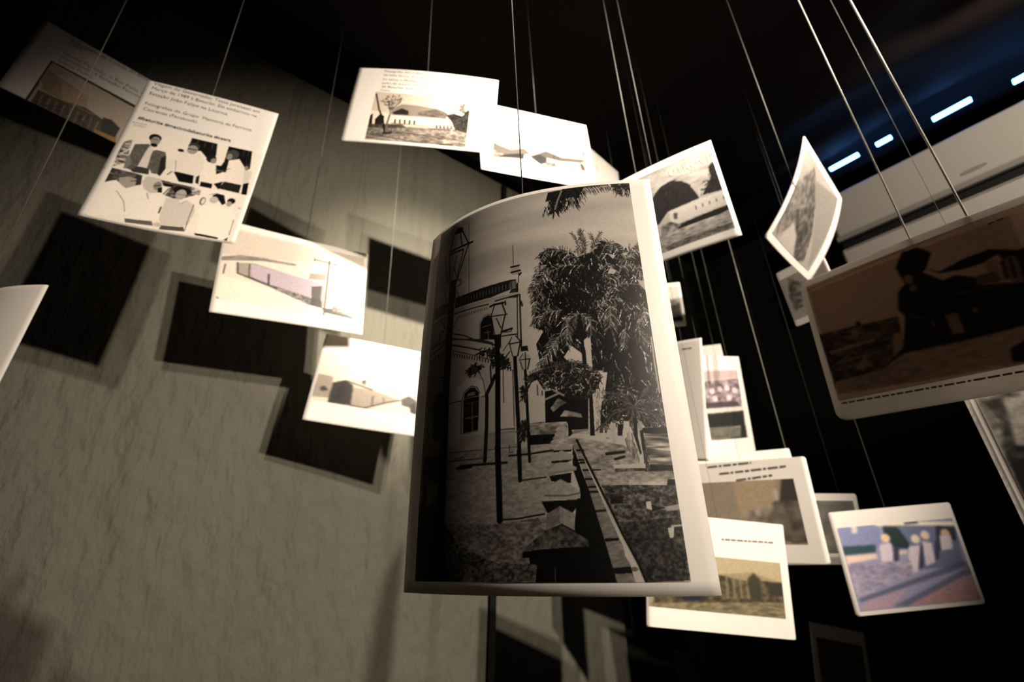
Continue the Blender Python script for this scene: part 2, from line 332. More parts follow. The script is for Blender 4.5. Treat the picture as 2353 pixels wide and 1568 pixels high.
# every print: rectangle on its sheet, mesh resolution, paper tone, then the drawing steps
PRINTS = {
'main': dict(rect=(-0.4283, -0.477, 0.4152, 0.4873), res=(470, 690), base=0.7, ops=[
('tex', 0.64, 0.76, 400, 60, [-37,-181,1018,6,1012,405,-97,251]),
('tex', 0.5, 0.66, 14, 6, [-76,687,607,722,579,1011,-4,1016]),
('tex', 0.3, 0.6, 10, 6, [0,854,196,887,395,892,561,881,549,1011,-4,1016]),
('tex', 0.14, 0.48, 9, 6, [10,908,158,885,242,933,393,966,538,967,534,1011,-4,1016]),
('tex', 0.07, 0.22, 12, 8, [-3,837,108,843,204,1013,-4,1016]),
('poly', 0.66, [14,360,110,354,186,345,473,350,489,355,491,539,485,709,53,701]),
('poly', 0.66, [11,478,111,444,155,462,385,525,456,539,465,736,21,726,21,690]),
('poly', 0.6, [15,481,113,461,156,558,166,694,21,690]),
('tex', 0.54, 0.64, 60, 20, [21,726,18,692,161,693,338,697,463,696,466,736,339,735,156,728]),
('poly', 0.14, [158,296,248,297,445,294,445,325,354,335,160,331]),
('bars', 0.42, 3, 18, [172,310,439,306], [174,324,439,322]),
('poly', 0.2, [445,294,469,296,477,338,439,336,447,326]),
('poly', 0.45, [452,300,467,301,469,324,451,324]),
('poly', 0.3, [10,295,113,300,117,329,15,333]),
('line', 0.2, 3, [15,332,118,335]),
('poly', 0.62, [155,335,484,340,486,345,157,347]),
('line', 0.12, 5, [157,348,342,354]),
('line', 0.12, 6, [374,350,480,346]),
('line', 0.15, 8, [439,348,476,351]),
('bars', 0.2, 3, 14, [193,360,334,362], [196,369,337,368]),
('bars', 0.3, 3, 6, [18,348,98,349], [18,361,94,361]),
('line', 0.3, 3, [18,346,108,346]),
('line', 0.22, 5, [71,417,72,385,109,389]),
('line', 0.3, 5, [20,420,114,423]),
('poly', 0.6, [446,250,484,251,488,284,450,278]),
('line', 0.1, 8, [446,253,483,253]),
('line', 0.1, 8, [448,271,488,270]),
('line', 0.15, 4, [482,278,482,307]),
('line', 0.12, 8, [486,284,492,279]),
('line', 0.2, 3, [454,179,457,248]),
('poly', 0.15, [473,309,480,308,480,338,469,338]),
('line', 0.22, 5, [475,353,476,498]),
('line', 0.18, 7, [486,347,490,499]),
('line', 0.15, 8, [491,368,496,381]),
('line', 0.35, 3, [210,25,239,295]),
('line', 0.3, 3, [233,50,233,50]),
('line', 0.3, 3, [253,97,253,97]),
('line', 0.3, 3, [291,178,291,178]),
('line', 0.3, 3, [236,191,236,191]),
('line', 0.3, 3, [263,230,263,230]),
('line', 0.3, 3, [293,276,293,276]),
('line', 0.3, 3, [206,208,206,208]),
('line', 0.3, 3, [295,91,295,91]),
('poly', 0.1, [307,454,306,407,320,392,344,387,360,394,374,463]),
('line', 0.35, 3, [303,453,302,404,319,388,344,384,360,389]),
('line', 0.45, 3, [317,419,357,418]),
('line', 0.45, 3, [344,433,347,462]),
('line', 0.4, 3, [324,437,357,438]),
('line', 0.15, 5, [159,410,223,427,277,449,366,472]),
('line', 0.2, 5, [156,424,242,443,311,461,374,477]),
('line', 0.2, 4, [161,446,244,465]),
('line', 0.1, 9, [411,445,451,442]),
('line', 0.2, 4, [411,448,447,450,451,445]),
('line', 0.2, 6, [407,458,475,460]),
('line', 0.2, 5, [160,427,314,455,365,471]),
('line', 0.2, 6, [157,443,307,483]),
('line', 0.3, 4, [159,460,348,513]),
('bars', 0.25, 6, 15, [165,470,348,516], [164,476,348,522]),
('bars', 0.28, 6, 6, [18,464,106,450], [20,475,108,460]),
('line', 0.25, 5, [17,447,109,431]),
('line', 0.3, 4, [16,426,107,420]),
('poly', 0.74, [183,593,203,567,246,553,291,556,323,567,337,590,337,609,313,607,304,587,280,575,251,576,231,591,228,607]),
('poly', 0.1, [238,690,235,608,240,590,268,579,288,581,308,596,309,617,308,691]),
('line', 0.45, 4, [237,604,309,604]),
('line', 0.35, 3, [246,618,309,618]),
('poly', 0.5, [249,599,257,592,289,591,291,600]),
('line', 0.4, 5, [277,621,282,689]),
('line', 0.42, 5, [246,654,307,654]),
('line', 0.3, 4, [228,690,226,607,235,587,272,575,300,582,312,598]),
('poly', 0.5, [240,689,308,687,308,691,255,693]),
('tex', 0.08, 0.2, 8, 8, [242,620,271,621,272,652,244,651]),
('tex', 0.08, 0.2, 8, 8, [282,622,306,623,307,653,284,653]),
('poly', 0.12, [72,687,63,598,72,581,103,571,124,574,143,691]),
('line', 0.35, 3, [72,598,122,600]),
('line', 0.4, 4, [66,686,57,595,70,574,107,569]),
('line', 0.3, 3, [82,651,118,651]),
('line', 0.2, 3, [20,603,53,604]),
('line', 0.2, 3, [157,606,224,607]),
('line', 0.25, 3, [320,608,339,607]),
('line', 0.15, 6, [93,526,120,530]),
('line', 0.3, 3, [105,534,117,543]),
('poly', 0.72, [400,550,452,549,458,696,402,698]),
('line', 0.3, 4, [414,548,416,631]),
('line', 0.25, 5, [454,554,458,689]),
('line', 0.35, 4, [486,567,487,683]),
('poly', 0.66, [456,550,500,549,493,721,460,728]),
('poly', 0.7, [511,606,575,574,619,552,607,689,513,692]),
('line', 0.35, 5, [400,694,459,695]),
('line', 0.5, 4, [345,702,464,702]),
('line', 0.3, 3, [165,729,324,734]),
('line', 0.35, 3, [346,736,465,736]),
('poly', 0.12, [515,713,576,714,605,713,603,735,514,735]),
('tex', 0.1, 0.6, 8, 6, [482,685,513,687,566,686,607,686,605,713,515,713,484,711]),
('poly', 0.66, [481,728,493,723,507,729,508,740,480,738]),
('line', 0.1, 6, [436,754,513,754,563,751,602,749]),
('line', 0.2, 3, [438,731,437,746,452,747]),
('line', 0.15, 8, [215,768,281,765,353,767,426,768]),
('line', 0.1, 14, [227,767,278,767]),
('line', 0.25, 4, [167,749,346,754]),
('line', 0.2, 3, [201,745,246,745]),
('tex', 0.08, 0.45, 9, 9, [19,727,109,730,131,794,21,792]),
('leaves', 70, 26, 9, 30, 80, 0.08, 0.3, [291,480,331,481,384,477,385,538,363,529,347,504,308,497]),
('leaves', 70, 26, 9, 30, 80, 0.08, 0.3, [244,531,277,519,317,529,306,539,266,543]),
('leaves', 70, 26, 9, 30, 80, 0.08, 0.3, [407,540,385,493,428,523,449,549,421,544]),
('line', 0.12, 15, [339,759,345,682,345,616,343,604,364,581,378,561]),
('line', 0.15, 7, [364,585,358,535,370,518]),
('line', 0.25, 3, [302,539,327,568,337,599]),
('line', 0.3, 4, [414,499,443,475]),
('line', 0.2, 5, [418,522,442,504]),
('line', 0.06, 22, [386,449,391,554,393,782]),
('line', 0.06, 23, [391,732,396,824,398,884]),
('line', 0.1, 5, [398,884,464,883,555,876]),
('line', 0.07, 15, [463,520,468,603,474,701,475,786]),
('line', 0.07, 15, [473,745,475,807]),
('line', 0.12, 4, [475,808,567,804]),
('line', 0.08, 11, [504,558,507,606,510,722,511,769]),
('leaves', 60, 26, 8, 60, 60, 0.1, 0.5, [482,679,508,677,503,718,481,717]),
('leaves', 40, 26, 8, 60, 60, 0.1, 0.4, [488,597,508,598,500,630,491,625]),
('poly', 0.64, [360,399,421,398,403,453,373,450]),
('poly', 0.66, [375,363,409,364,425,397,356,394]),
('line', 0.1, 5, [356,394,430,398]),
('line', 0.12, 5, [374,359,356,394]),
('line', 0.12, 6, [407,363,425,397]),
('line', 0.12, 4, [360,399,375,449]),
('line', 0.1, 6, [421,400,403,453]),
('line', 0.15, 5, [382,403,403,434]),
('line', 0.08, 9, [351,363,370,360,413,361]),
('line', 0.08, 7, [421,358,423,368]),
('poly', 0.08, [371,449,405,452,404,490,378,486]),
('poly', 0.66, [450,466,468,465,489,484,440,484]),
('line', 0.12, 5, [440,484,492,483]),
('line', 0.12, 4, [450,466,440,483]),
('line', 0.12, 5, [468,465,489,483]),
('poly', 0.66, [444,487,483,485,475,518,454,518]),
('line', 0.12, 4, [442,485,454,518]),
('line', 0.1, 6, [486,484,475,519]),
('poly', 0.1, [488,496,515,496,518,510,487,509]),
('poly', 0.62, [494,517,521,519,525,531,513,557,493,556,483,531]),
('line', 0.12, 4, [480,531,525,531]),
('line', 0.12, 4, [506,513,506,557]),
('line', 0.15, 3, [482,528,497,515]),
('line', 0.12, 4, [485,535,494,556]),
('line', 0.1, 5, [523,532,514,557]),
('poly', 0.09, [111,39,138,25,174,39,171,57,119,50]),
('line', 0.12, 7, [116,47,95,104]),
('line', 0.13, 7, [157,55,175,108]),
('line', 0.12, 7, [173,54,215,113]),
('line', 0.1, 11, [99,109,189,115,240,116]),
('line', 0.12, 10, [95,120,186,129]),
('line', 0.2, 4, [45,122,92,103]),
('line', 0.14, 6, [92,119,109,221]),
('line', 0.14, 7, [216,120,162,230]),
('line', 0.16, 6, [187,134,164,201,157,229]),
('line', 0.2, 5, [145,143,134,180,156,223]),
('line', 0.22, 5, [62,125,96,229]),
('line', 0.2, 4, [134,180,123,219]),
('poly', 0.08, [112,225,157,229,155,275,153,356,155,459,116,451,113,320]),
('line', 0.15, 5, [158,235,184,239,186,254,161,259]),
('line', 0.2, 4, [159,267,181,298]),
('line', 0.25, 3, [81,245,81,263,106,293]),
('line', 0.2, 4, [158,275,155,297]),
('line', 0.25, 4, [188,359,157,389]),
('line', 0.25, 4, [74,348,103,382]),
('poly', 0.07, [114,409,154,417,155,544,159,735,160,773,121,770,121,649]),
('poly', 0.09, [112,718,158,722,161,833,157,931,159,1004,120,1004,118,911,115,810]),
('poly', 0.07, [14,726,70,729,64,774,16,772]),
('poly', 0.08, [20,793,48,790,55,836,18,842]),
('poly', 0.08, [577,227,616,213,684,226,742,251,787,245,837,205,881,215,916,233,941,265,1003,241,1004,326,1012,375,1007,430,983,455,549,442,552,391,542,337,575,285,606,268,575,265]),
('poly', 0.07, [555,378,1010,393,1008,450,1007,548,1009,627,1007,702,920,704,891,679,791,684,791,574,753,573,721,558,673,551,565,559,550,495,582,461,541,450]),
('leaves', 520, 34, 5, 70, 30, 0.1, 0.9, [555,378,1010,393,1008,450,1007,548,1009,627,1007,702,920,704,891,679,791,684,791,574,753,573,721,558,673,551,565,559,550,495,582,461,541,450]),
('poly', 0.72, [653,536,684,508,721,529,720,560,673,551]),
('poly', 0.7, [732,496,759,481,755,573,736,572]),
('poly', 0.1, [722,520,735,513,736,570,721,570]),
('frond', 46, 34, 3, 72, 0.05, 0.3, [1004,326,1012,375,1009,420]),
('frond', 46, 34, 3, 72, 0.05, 0.3, [575,265,575,285,542,337,552,391,550,437]),
('frond', 46, 34, 3, 72, 0.05, 0.3, [1003,241,941,265,916,233,881,215,837,205,787,245,742,251]),
('leaves', 900, 36, 5, 62, 26, 0.05, 0.95, [577,227,616,213,684,226,742,251,787,245,837,205,881,215,916,233,941,265,1003,241,1004,326,1012,375,1007,430,983,455,549,442,552,391,542,337,575,285,606,268,575,265]),
('leaves', 160, 40, 6, 60, 20, 0.04, 0.16, [652,250,818,286,812,329,754,341,656,293]),
('leaves', 220, 36, 6, 70, 30, 0.03, 0.14, [619,356,772,365,772,416,647,415]),
('leaves', 120, 30, 6, 80, 40, 0.03, 0.13, [890,339,979,356,960,395,906,393]),
('frond', 34, 46, 3, 24, 0.04, 0.95, [749,251,764,214,751,164]),
('frond', 24, 40, 3, 24, 0.04, 0.95, [742,251,739,200,719,174]),
('frond', 20, 34, 3, 20, 0.04, 0.95, [763,255,769,202,766,168]),
('frond', 24, 40, 3, 26, 0.04, 0.95, [802,245,807,204,798,182]),
('frond', 24, 40, 3, 50, 0.04, 0.95, [876,247,885,218,917,228]),
('frond', 34, 60, 3, 40, 0.04, 0.95, [930,265,967,230,1007,221]),
('frond', 16, 36, 3, 30, 0.04, 0.95, [930,265,931,236,928,231]),
('frond', 34, 40, 3, 60, 0.04, 0.95, [613,278,581,303,546,326,538,345]),
('frond', 30, 40, 3, 60, 0.04, 0.95, [583,341,560,366,551,407]),
('frond', 26, 34, 3, 30, 0.04, 0.95, [742,251,764,220,751,164]),
('frond', 22, 34, 3, 32, 0.04, 0.95, [795,239,818,211,841,175]),
('frond', 46, 46, 3, 62, 0.04, 0.95, [741,259,661,224,600,223,574,256]),
('frond', 52, 52, 3, 60, 0.04, 0.95, [760,283,680,275,597,296,546,345]),
('frond', 34, 40, 3, 60, 0.04, 0.95, [822,263,867,206,902,228,911,242]),
('frond', 44, 52, 3, 62, 0.04, 0.95, [876,362,911,282,973,236,1005,233]),
('frond', 34, 44, 3, 62, 0.04, 0.95, [824,297,856,278,859,352]),
('frond', 34, 44, 3, 62, 0.04, 0.95, [910,287,964,281,1004,326]),
('frond', 30, 44, 3, 60, 0.04, 0.95, [840,382,858,357,908,341,1001,342]),
('frond', 26, 40, 3, 60, 0.04, 0.95, [787,412,839,388,890,383]),
('frond', 40, 70, 3, 38, 0.12, 0.92, [847,403,844,432,835,463]),
('frond', 40, 50, 3, 40, 0.12, 0.92, [722,421,676,442,666,507]),
('frond', 30, 46, 3, 40, 0.12, 0.92, [729,424,763,446,762,484]),
('frond', 44, 60, 3, 40, 0.12, 0.92, [651,472,612,504,570,550]),
('frond', 34, 50, 3, 50, 0.12, 0.92, [657,409,589,412,541,445]),
('frond', 30, 46, 3, 50, 0.12, 0.92, [951,447,948,477,976,506]),
('frond', 24, 50, 3, 40, 0.12, 0.92, [979,404,983,423,959,447]),
('frond', 22, 40, 3, 40, 0.12, 0.92, [891,468,891,485,879,513]),
('poly', 0.66, [713,234,735,242,741,254,727,250]),
('poly', 0.66, [779,221,794,215,788,239,772,244]),
('poly', 0.66, [970,327,1003,332,1004,363,981,345]),
('poly', 0.66, [861,247,894,253,881,265]),
('poly', 0.66, [865,292,890,301,877,312,852,309]),
('poly', 0.66, [921,248,953,242,931,256]),
('poly', 0.72, [784,578,808,578,794,619,787,683,783,731,744,730,747,640,747,618]),
('leaves', 60, 30, 4, 85, 20, 0.4, 0.8, [754,618,795,614,777,725,748,724]),
('poly', 0.09, [734,629,747,629,742,722,726,722]),
('poly', 0.66, [725,661,731,661,726,709,720,709]),
('poly', 0.09, [576,616,660,611,732,627,721,711,655,718,651,691,573,688]),
('poly', 0.14, [565,564,612,558,673,551,721,558,785,592,754,618,731,640,664,638,608,613,563,601,513,591,521,575]),
('frond', 60, 26, 4, 70, 0.08, 0.5, [513,591,521,573,565,564,612,556,673,550,721,557,785,592]),
('leaves', 420, 22, 6, 40, 90, 0.08, 0.72, [513,574,611,572,721,553,788,596,745,631,665,627,608,608,512,607]),
('line', 0.55, 7, [578,635,628,623]),
('line', 0.55, 7, [608,615,644,629]),
('tex', 0.3, 0.6, 20, 10, [594,656,623,634,653,646,628,654,603,666]),
('tex', 0.35, 0.65, 20, 10, [626,677,644,663,700,673,705,682,679,679]),
('poly', 0.7, [512,614,527,592,549,586,574,616,573,683,516,687]),
('line', 0.3, 5, [549,600,549,623]),
('line', 0.3, 5, [566,615,566,624]),
('tex', 0.35, 0.7, 20, 8, [516,689,648,689,650,705,609,714,518,714]),
('poly', 0.07, [514,713,603,715,598,732,512,735]),
('tex', 0.3, 0.7, 24, 8, [663,708,722,707,723,718,668,716]),
('poly', 0.08, [652,697,667,700,661,720,651,722]),
('poly', 0.09, [771,662,801,619,872,604,904,619,965,629,1008,630,1009,708,980,709,917,685,882,692,857,733,842,692,809,690,774,704,761,724]),
('leaves', 300, 40, 5, 60, 60, 0.1, 0.9, [771,662,801,619,872,604,904,619,965,629,1008,630,1009,708,980,709,917,685,882,692,857,733,842,692,809,690,774,704,761,724]),
('frond', 20, 48, 4, 28, 0.08, 0.6, [889,658,831,641,787,643]),
('frond', 20, 48, 4, 28, 0.08, 0.6, [889,658,812,675,763,710]),
('frond', 20, 48, 4, 28, 0.08, 0.6, [889,658,853,632,800,628]),
('frond', 20, 48, 4, 28, 0.08, 0.6, [889,658,929,632,950,618]),
('frond', 20, 48, 4, 28, 0.08, 0.6, [889,658,969,644,1007,634]),
('frond', 20, 48, 4, 28, 0.08, 0.6, [889,658,967,678,1008,700]),
('frond', 20, 48, 4, 28, 0.08, 0.6, [889,658,924,683,949,695]),
('frond', 20, 48, 4, 28, 0.08, 0.6, [889,658,868,694,871,729]),
('poly', 0.72, [845,692,865,692,868,758,836,758]),
('poly', 0.66, [798,700,818,694,816,745,800,745]),
('poly', 0.08, [824,698,841,698,836,723,820,723]),
('poly', 0.6, [899,690,911,692,907,729,895,725]),
('line', 0.12, 14, [888,688,882,725,888,758]),
('poly', 0.07, [909,706,1011,702,1010,717,913,718]),
('tex', 0.1, 0.75, 60, 6, [913,718,1010,717,1004,801,907,803]),
('line', 0.62, 7, [993,488,991,553,992,624]),
('line', 0.08, 10, [1002,505,1006,553,1006,623]),
('poly', 0.72, [849,703,869,703,895,780,836,780]),
('leaves', 60, 60, 5, 85, 10, 0.35, 0.75, [850,707,868,707,890,778,836,778]),
('poly', 0.7, [746,716,782,716,774,743,750,736]),
('poly', 0.68, [809,712,818,710,816,749,807,750]),
('poly', 0.1, [899,712,911,709,911,758,915,812,896,813,900,774]),
('leaves', 40, 20, 5, 85, 30, 0.2, 0.6, [910,730,919,730,915,810,899,810]),
('tex', 0.42, 0.68, 16, 6, [680,726,839,743,900,797,1009,796,1011,815,769,841,732,811,692,746]),
('tex', 0.5, 0.74, 20, 6, [742,745,767,743,769,757,744,757]),
('poly', 0.7, [791,783,902,781,903,791,798,793]),
('tex', 0.1, 0.5, 10, 6, [798,791,902,790,900,796,797,798]),
('line', 0.12, 9, [775,761,835,757]),
('line', 0.12, 8, [802,772,834,767]),
('tex', 0.55, 0.78, 20, 6, [839,814,974,811,1013,806,1008,823,840,828]),
('tex', 0.05, 0.16, 12, 8, [918,782,1004,783,1009,794,915,796]),
('poly', 0.09, [974,811,1006,811,1008,824,967,824]),
('tex', 0.1, 0.52, 8, 5, [747,824,1008,823,1000,997,857,1000,792,902]),
('tex', 0.06, 0.34, 8, 6, [793,896,990,884,997,912,993,997,857,1000,813,927]),
('tex', 0.05, 0.2, 10, 7, [771,847,813,845,813,859,772,860]),
('poly', 0.74, [887,856,904,855,904,871,887,869]),
('poly', 0.08, [906,862,948,867,903,875]),
('poly', 0.62, [948,865,1005,859,1004,870,954,873]),
('poly', 0.74, [948,905,971,901,969,921,951,923]),
('line', 0.7, 5, [964,901,1005,899]),
('tex', 0.05, 0.4, 9, 7, [970,904,1004,902,1002,944,956,944]),
('poly', 0.05, [663,744,672,757,686,790,718,856,741,923,759,975,770,1001,632,1003,653,891,664,852,677,831,658,789]),
('tex', 0.4, 0.56, 20, 6, [649,727,674,725,691,748,721,794,753,853,787,912,815,968,828,1000,768,1001,741,923,703,824,676,759]),
('line', 0.08, 6, [677,752,698,752]),
('line', 0.08, 6, [681,772,706,772]),
('line', 0.08, 6, [684,778,705,777]),
('line', 0.08, 6, [693,793,714,793]),
('line', 0.08, 6, [699,811,720,811]),
('line', 0.08, 6, [707,827,737,826]),
('line', 0.08, 6, [709,836,739,836]),
('line', 0.08, 6, [723,873,753,872]),
('poly', 0.07, [743,923,786,922,787,927,744,929]),
('poly', 0.06, [759,975,814,972,818,984,763,985]),
('poly', 0.74, [676,728,685,744,708,781,737,824,758,865,789,916,818,953,834,973,850,1000,824,1001,812,966,801,955,798,938,770,892,752,861,730,824,705,783]),
('line', 0.06, 8, [679,730,709,777,740,824,765,861,799,914,838,966,857,1000]),
('oval', 0.4, 825, 977, 11, 4),
('line', 0.08, 4, [721,793,749,793]),
('tex', 0.5, 0.7, 12, 5, [606,707,625,694,637,694,651,709]),
('tex', 0.5, 0.7, 12, 5, [602,715,624,702,637,702,653,717]),
('tex', 0.5, 0.7, 12, 5, [594,724,620,711,636,712,656,726]),
('tex', 0.5, 0.7, 12, 5, [586,732,616,719,635,720,659,734]),
('tex', 0.5, 0.7, 12, 5, [576,738,615,726,639,727,671,741]),
('poly', 0.6, [592,750,628,736,662,744,662,750,593,750]),
('poly', 0.1, [593,750,662,750,655,754,597,754]),
('poly', 0.6, [565,777,589,763,623,750,654,759,664,762,662,769,588,772,584,778]),
('poly', 0.08, [588,772,662,770,638,777,587,776]),
('poly', 0.6, [564,795,594,783,613,775,642,776,672,787,670,792,571,802]),
('poly', 0.52, [568,795,670,789,670,793,574,801]),
('poly', 0.08, [578,802,653,797,649,818,584,813]),
('tex', 0.54, 0.66, 8, 8, [535,841,576,821,615,809,641,818,678,836,676,848,549,852,535,847]),
('line', 0.35, 4, [560,841,638,842,676,838]),
('poly', 0.07, [547,852,665,850,663,864,640,881,565,874]),
('tex', 0.5, 0.6, 8, 8, [563,876,607,862,654,877,650,909,605,895,557,906]),
('tex', 0.36, 0.5, 8, 8, [563,876,607,862,605,895,557,906]),
('poly', 0.1, [603,896,611,895,651,908,650,911]),
('tex', 0.14, 0.42, 10, 9, [480,940,557,907,604,896,650,911,690,925,690,939,545,941,482,944]),
('poly', 0.04, [476,945,545,941,690,937,693,949,663,967,658,1003,515,1003,524,968,500,967,499,956,477,956]),
('line', 0.25, 4, [581,974,580,999]),
('poly', 0.1, [622,6,758,3,787,6,763,39,690,39,665,53,637,39,608,42]),
('frond', 46, 70, 5, 40, 0.06, 0.2, [684,6,665,43,649,82,641,88]),
('frond', 44, 75, 4, 60, 0.06, 0.22, [684,6,791,3,898,0]),
('leaves', 60, 70, 5, 72, 16, 0.05, 0.2, [657,49,766,11,790,14,762,53,696,74]),
('leaves', 26, 70, 5, 112, 14, 0.06, 0.2, [622,12,675,16,647,75,602,76]),
('line', 0.45, 9, [684,9,665,43,651,76]),
('frond', 26, 62, 5, 50, 0.07, 0.25, [911,1,954,14,1003,9]),
('leaves', 26, 60, 5, 78, 26, 0.06, 0.3, [914,3,1003,7,1000,26,916,22]),
('deepen', 1.12),]),
'A': dict(rect=(-0.3524, -0.5, 0.3977, 0.0752), res=(120, 70), base=(0.62, 0.56, 0.5), ops=[
('poly', (0.05, 0.05, 0.05), [-7,-18,1027,-13,1021,92,15,30,22,1057,1,1078]),
('poly', (0.7, 0.64, 0.58), [20,34,1031,100,990,1200,26,1050]),
('poly', (0.58, 0.5, 0.44), [15,489,29,203,161,278,146,608,85,625]),
('poly', (0.55, 0.46, 0.38), [35,496,148,279,230,291,368,370,385,605,247,656,57,673]),
('poly', (0.66, 0.55, 0.46), [151,295,368,370,396,589,210,673]),
('poly', (0.3, 0.24, 0.19), [43,697,247,656,396,589,548,655,588,943,527,991,233,1058,41,1033]),
('bars', (0.72, 0.64, 0.56), 5, 9, [85,752,522,740], [100,1021,533,1024]),
('leaves', 90, 30, 8, 20, 60, 0.05, 0.3, [47,941,400,755,552,824,533,1024,246,1059]),
('line', (0.7, 0.6, 0.5), 6, [51,705,248,663,464,655]),
('poly', (0.14, 0.14, 0.1), [539,604,604,569,693,655,697,912,571,926]),
('poly', (0.58, 0.44, 0.2), [514,924,709,896,716,1015,561,1025]),
('poly', (0.55, 0.42, 0.2), [247,996,527,991,512,1056,251,1082]),]),
'B': dict(rect=(-0.4628, -0.1614, 0.4869, 0.1616), res=(230, 150), base=0.92, ops=[
('tex', 0.2, 0.9, 20, 10, [7,435,53,340,81,849,16,982,4,705]),
('bars', 0.92, 8, 5, [25,473,12,907], [85,448,77,930]),
('line', 0.92, 8, [25,686,88,472]),
('poly', 0.12, [434,-32,627,-33,651,269,591,364,531,241,434,309]),
('bars', 0.4, 4, 3, [488,-30,597,-25], [482,139,602,165]),
('poly', 0.1, [717,-11,904,-20,933,401,870,574,700,592,725,359]),
('bars', 0.35, 4, 2, [841,7,879,10], [847,144,882,122]),
('tex', 0.36, 0.52, 8, 8, [81,424,169,351,211,478,230,436,297,438,318,556,323,920,268,935,240,852,129,965,81,953]),
('poly', 0.86, [176,399,167,567,161,861,225,863,211,532,215,448]),
('poly', 0.3, [129,965,161,861,240,852,253,972,150,1000]),
('poly', 0.22, [284,582,311,508,344,775,328,956,308,931]),
('oval', 0.14, 190, 197, 44, 88),
('oval', 0.62, 199, 259, 33, 97),
('oval', 0.1, 202, 351, 25, 39),
('line', 0.1, 6, [177,235,209,223]),
('poly', 0.55, [67,756,81,638,115,872,84,976]),
('poly', 0.9, [373,435,434,309,487,380,521,302,578,400,602,732,550,792,399,814]),
('oval', 0.3, 473, 172, 43, 75),
('oval', 0.66, 471, 256, 39, 99),
('line', 0.06, 12, [440,251,496,244]),
('poly', 0.08, [400,787,550,792,564,967,464,979]),
('line', 0.55, 12, [372,886,396,790]),
('line', 0.5, 8, [386,559,411,779]),
('oval', 0.15, 393, 326, 24, 34),
('poly', 0.9, [327,655,379,511,415,803,355,793]),
('poly', 0.2, [569,806,588,755,605,955,577,933]),
('poly', 0.92, [587,474,673,446,728,816,604,942]),
('oval', 0.16, 625, 354, 37, 91),
('oval', 0.6, 648, 394, 22, 60),
('poly', 0.12, [676,472,738,460,745,592,701,672]),
('poly', 0.1, [613,884,701,885,706,988,618,986]),
('line', 0.5, 14, [688,572,753,587]),
('poly', 0.9, [756,312,830,238,898,420,921,765,770,793,764,526]),
('oval', 0.34, 771, 164, 46, 104),
('oval', 0.6, 751, 232, 22, 72),
('poly', 0.18, [778,788,911,797,915,983,755,960]),
('poly', 0.12, [709,880,770,793,758,985]),
('oval', 0.2, 904, 348, 21, 52),
('oval', 0.6, 905, 402, 16, 42),
('poly', 0.85, [893,451,960,469,961,717,917,739]),
('poly', 0.08, [921,765,961,717,976,993,935,999]),
('line', 0.3, 6, [695,622,786,486]),
('deepen', 1.25),]),
'B2': dict(rect=(-0.4499, -0.4896, 0.4582, -0.1656), res=(210, 130), base=0.93, ops=[
('poly', 0.28, [-19,7,95,-3,213,12,233,200,146,314,53,233,-20,354]),
('line', 0.75, 6, [-14,110,117,134]),
('poly', 0.12, [349,19,586,26,563,116,382,126]),
('line', 0.7, 5, [344,48,581,54]),
('tex', 0.15, 0.6, 16, 12, [417,306,445,85,589,50,626,183,517,346]),
('tex', 0.4, 0.9, 16, 12, [586,26,651,41,659,165,598,173]),
('tex', 0.25, 0.55, 8, 8, [32,200,31,48,92,-26,168,-7,175,90,117,134,67,222]),
('poly', 0.68, [74,167,128,100,186,108,200,249,149,336,92,279]),
('line', 0.2, 8, [157,180,192,142]),
('poly', 0.94, [-18,365,67,222,153,358,227,820,6,995]),
('line', 0.4, 4, [100,422,174,590,213,781]),
('poly', 0.8, [230,127,261,2,345,-4,374,131,364,289,310,324,259,258]),
('oval', 0.8, 280, 67, 45, 69),
('oval', 0.6, 343, 151, 28, 92),
('line', 0.1, 10, [320,166,357,129]),
('poly', 0.12, [350,197,377,154,391,272,362,278]),
('poly', 0.94, [163,425,248,241,321,392,394,320,451,804,238,885]),
('line', 0.45, 5, [295,334,320,442]),
('line', 0.15, 8, [406,288,428,147,480,89]),
('oval', 0.12, 522, 140, 69, 85),
('oval', 0.72, 526, 227, 39, 108),
('line', 0.25, 5, [492,235,568,216]),
('poly', 0.84, [432,347,514,323,551,402,582,310,644,377,672,513,660,791,595,872,480,885,447,782]),
('line', 0.4, 4, [551,402,577,338]),
('line', 0.15, 10, [428,549,430,670]),
('line', 0.3, 5, [644,377,647,700,653,916]),
('poly', 0.4, [481,896,637,863,656,938,478,981]),
('line', 0.2, 6, [491,903,597,883,635,852]),
('poly', 0.45, [234,911,409,853,430,936,245,975]),
('line', 0.2, 5, [233,907,349,883]),
('oval', 0.8, 453, 899, 26, 45),
('oval', 0.4, 696, 273, 21, 86),
('oval', 0.9, 699, 272, 13, 66),
('poly', 0.1, [752,116,781,62,838,72,870,239,849,287,808,191,765,212]),
('oval', 0.78, 774, 208, 34, 72),
('line', 0.3, 4, [725,117,781,62]),
('oval', 0.12, 907, 170, 32, 63),
('oval', 0.68, 898, 239, 21, 58),
('poly', 0.95, [697,374,807,320,877,364,926,316,984,471,998,988,739,972]),
('poly', 0.1, [724,931,776,931,911,948,908,986,739,972]),
('poly', 0.2, [952,981,980,921,981,994]),
('line', 0.3, 4, [976,551,982,872]),
('line', 0.3, 5, [978,281,1001,311]),
('deepen', 1.25),]),
'C': dict(rect=(-0.486, -0.3569, 0.473, 0.4379), res=(170, 110), base=0.9, ops=[
('poly', 0.86, [-6,399,1002,169,996,2,-13,42]),
('poly', 0.93, [9,1002,17,678,366,728,660,901,997,999]),
('tex', 0.6, 0.75, 40, 8, [-3,439,114,364,259,339,487,324,489,357,262,382,2,489]),
('poly', 0.74, [94,479,207,439,698,553,713,861,626,870,368,749,105,621]),
('poly', (0.8, 0.76, 0.79), [188,458,697,531,699,800,344,694,202,644]),
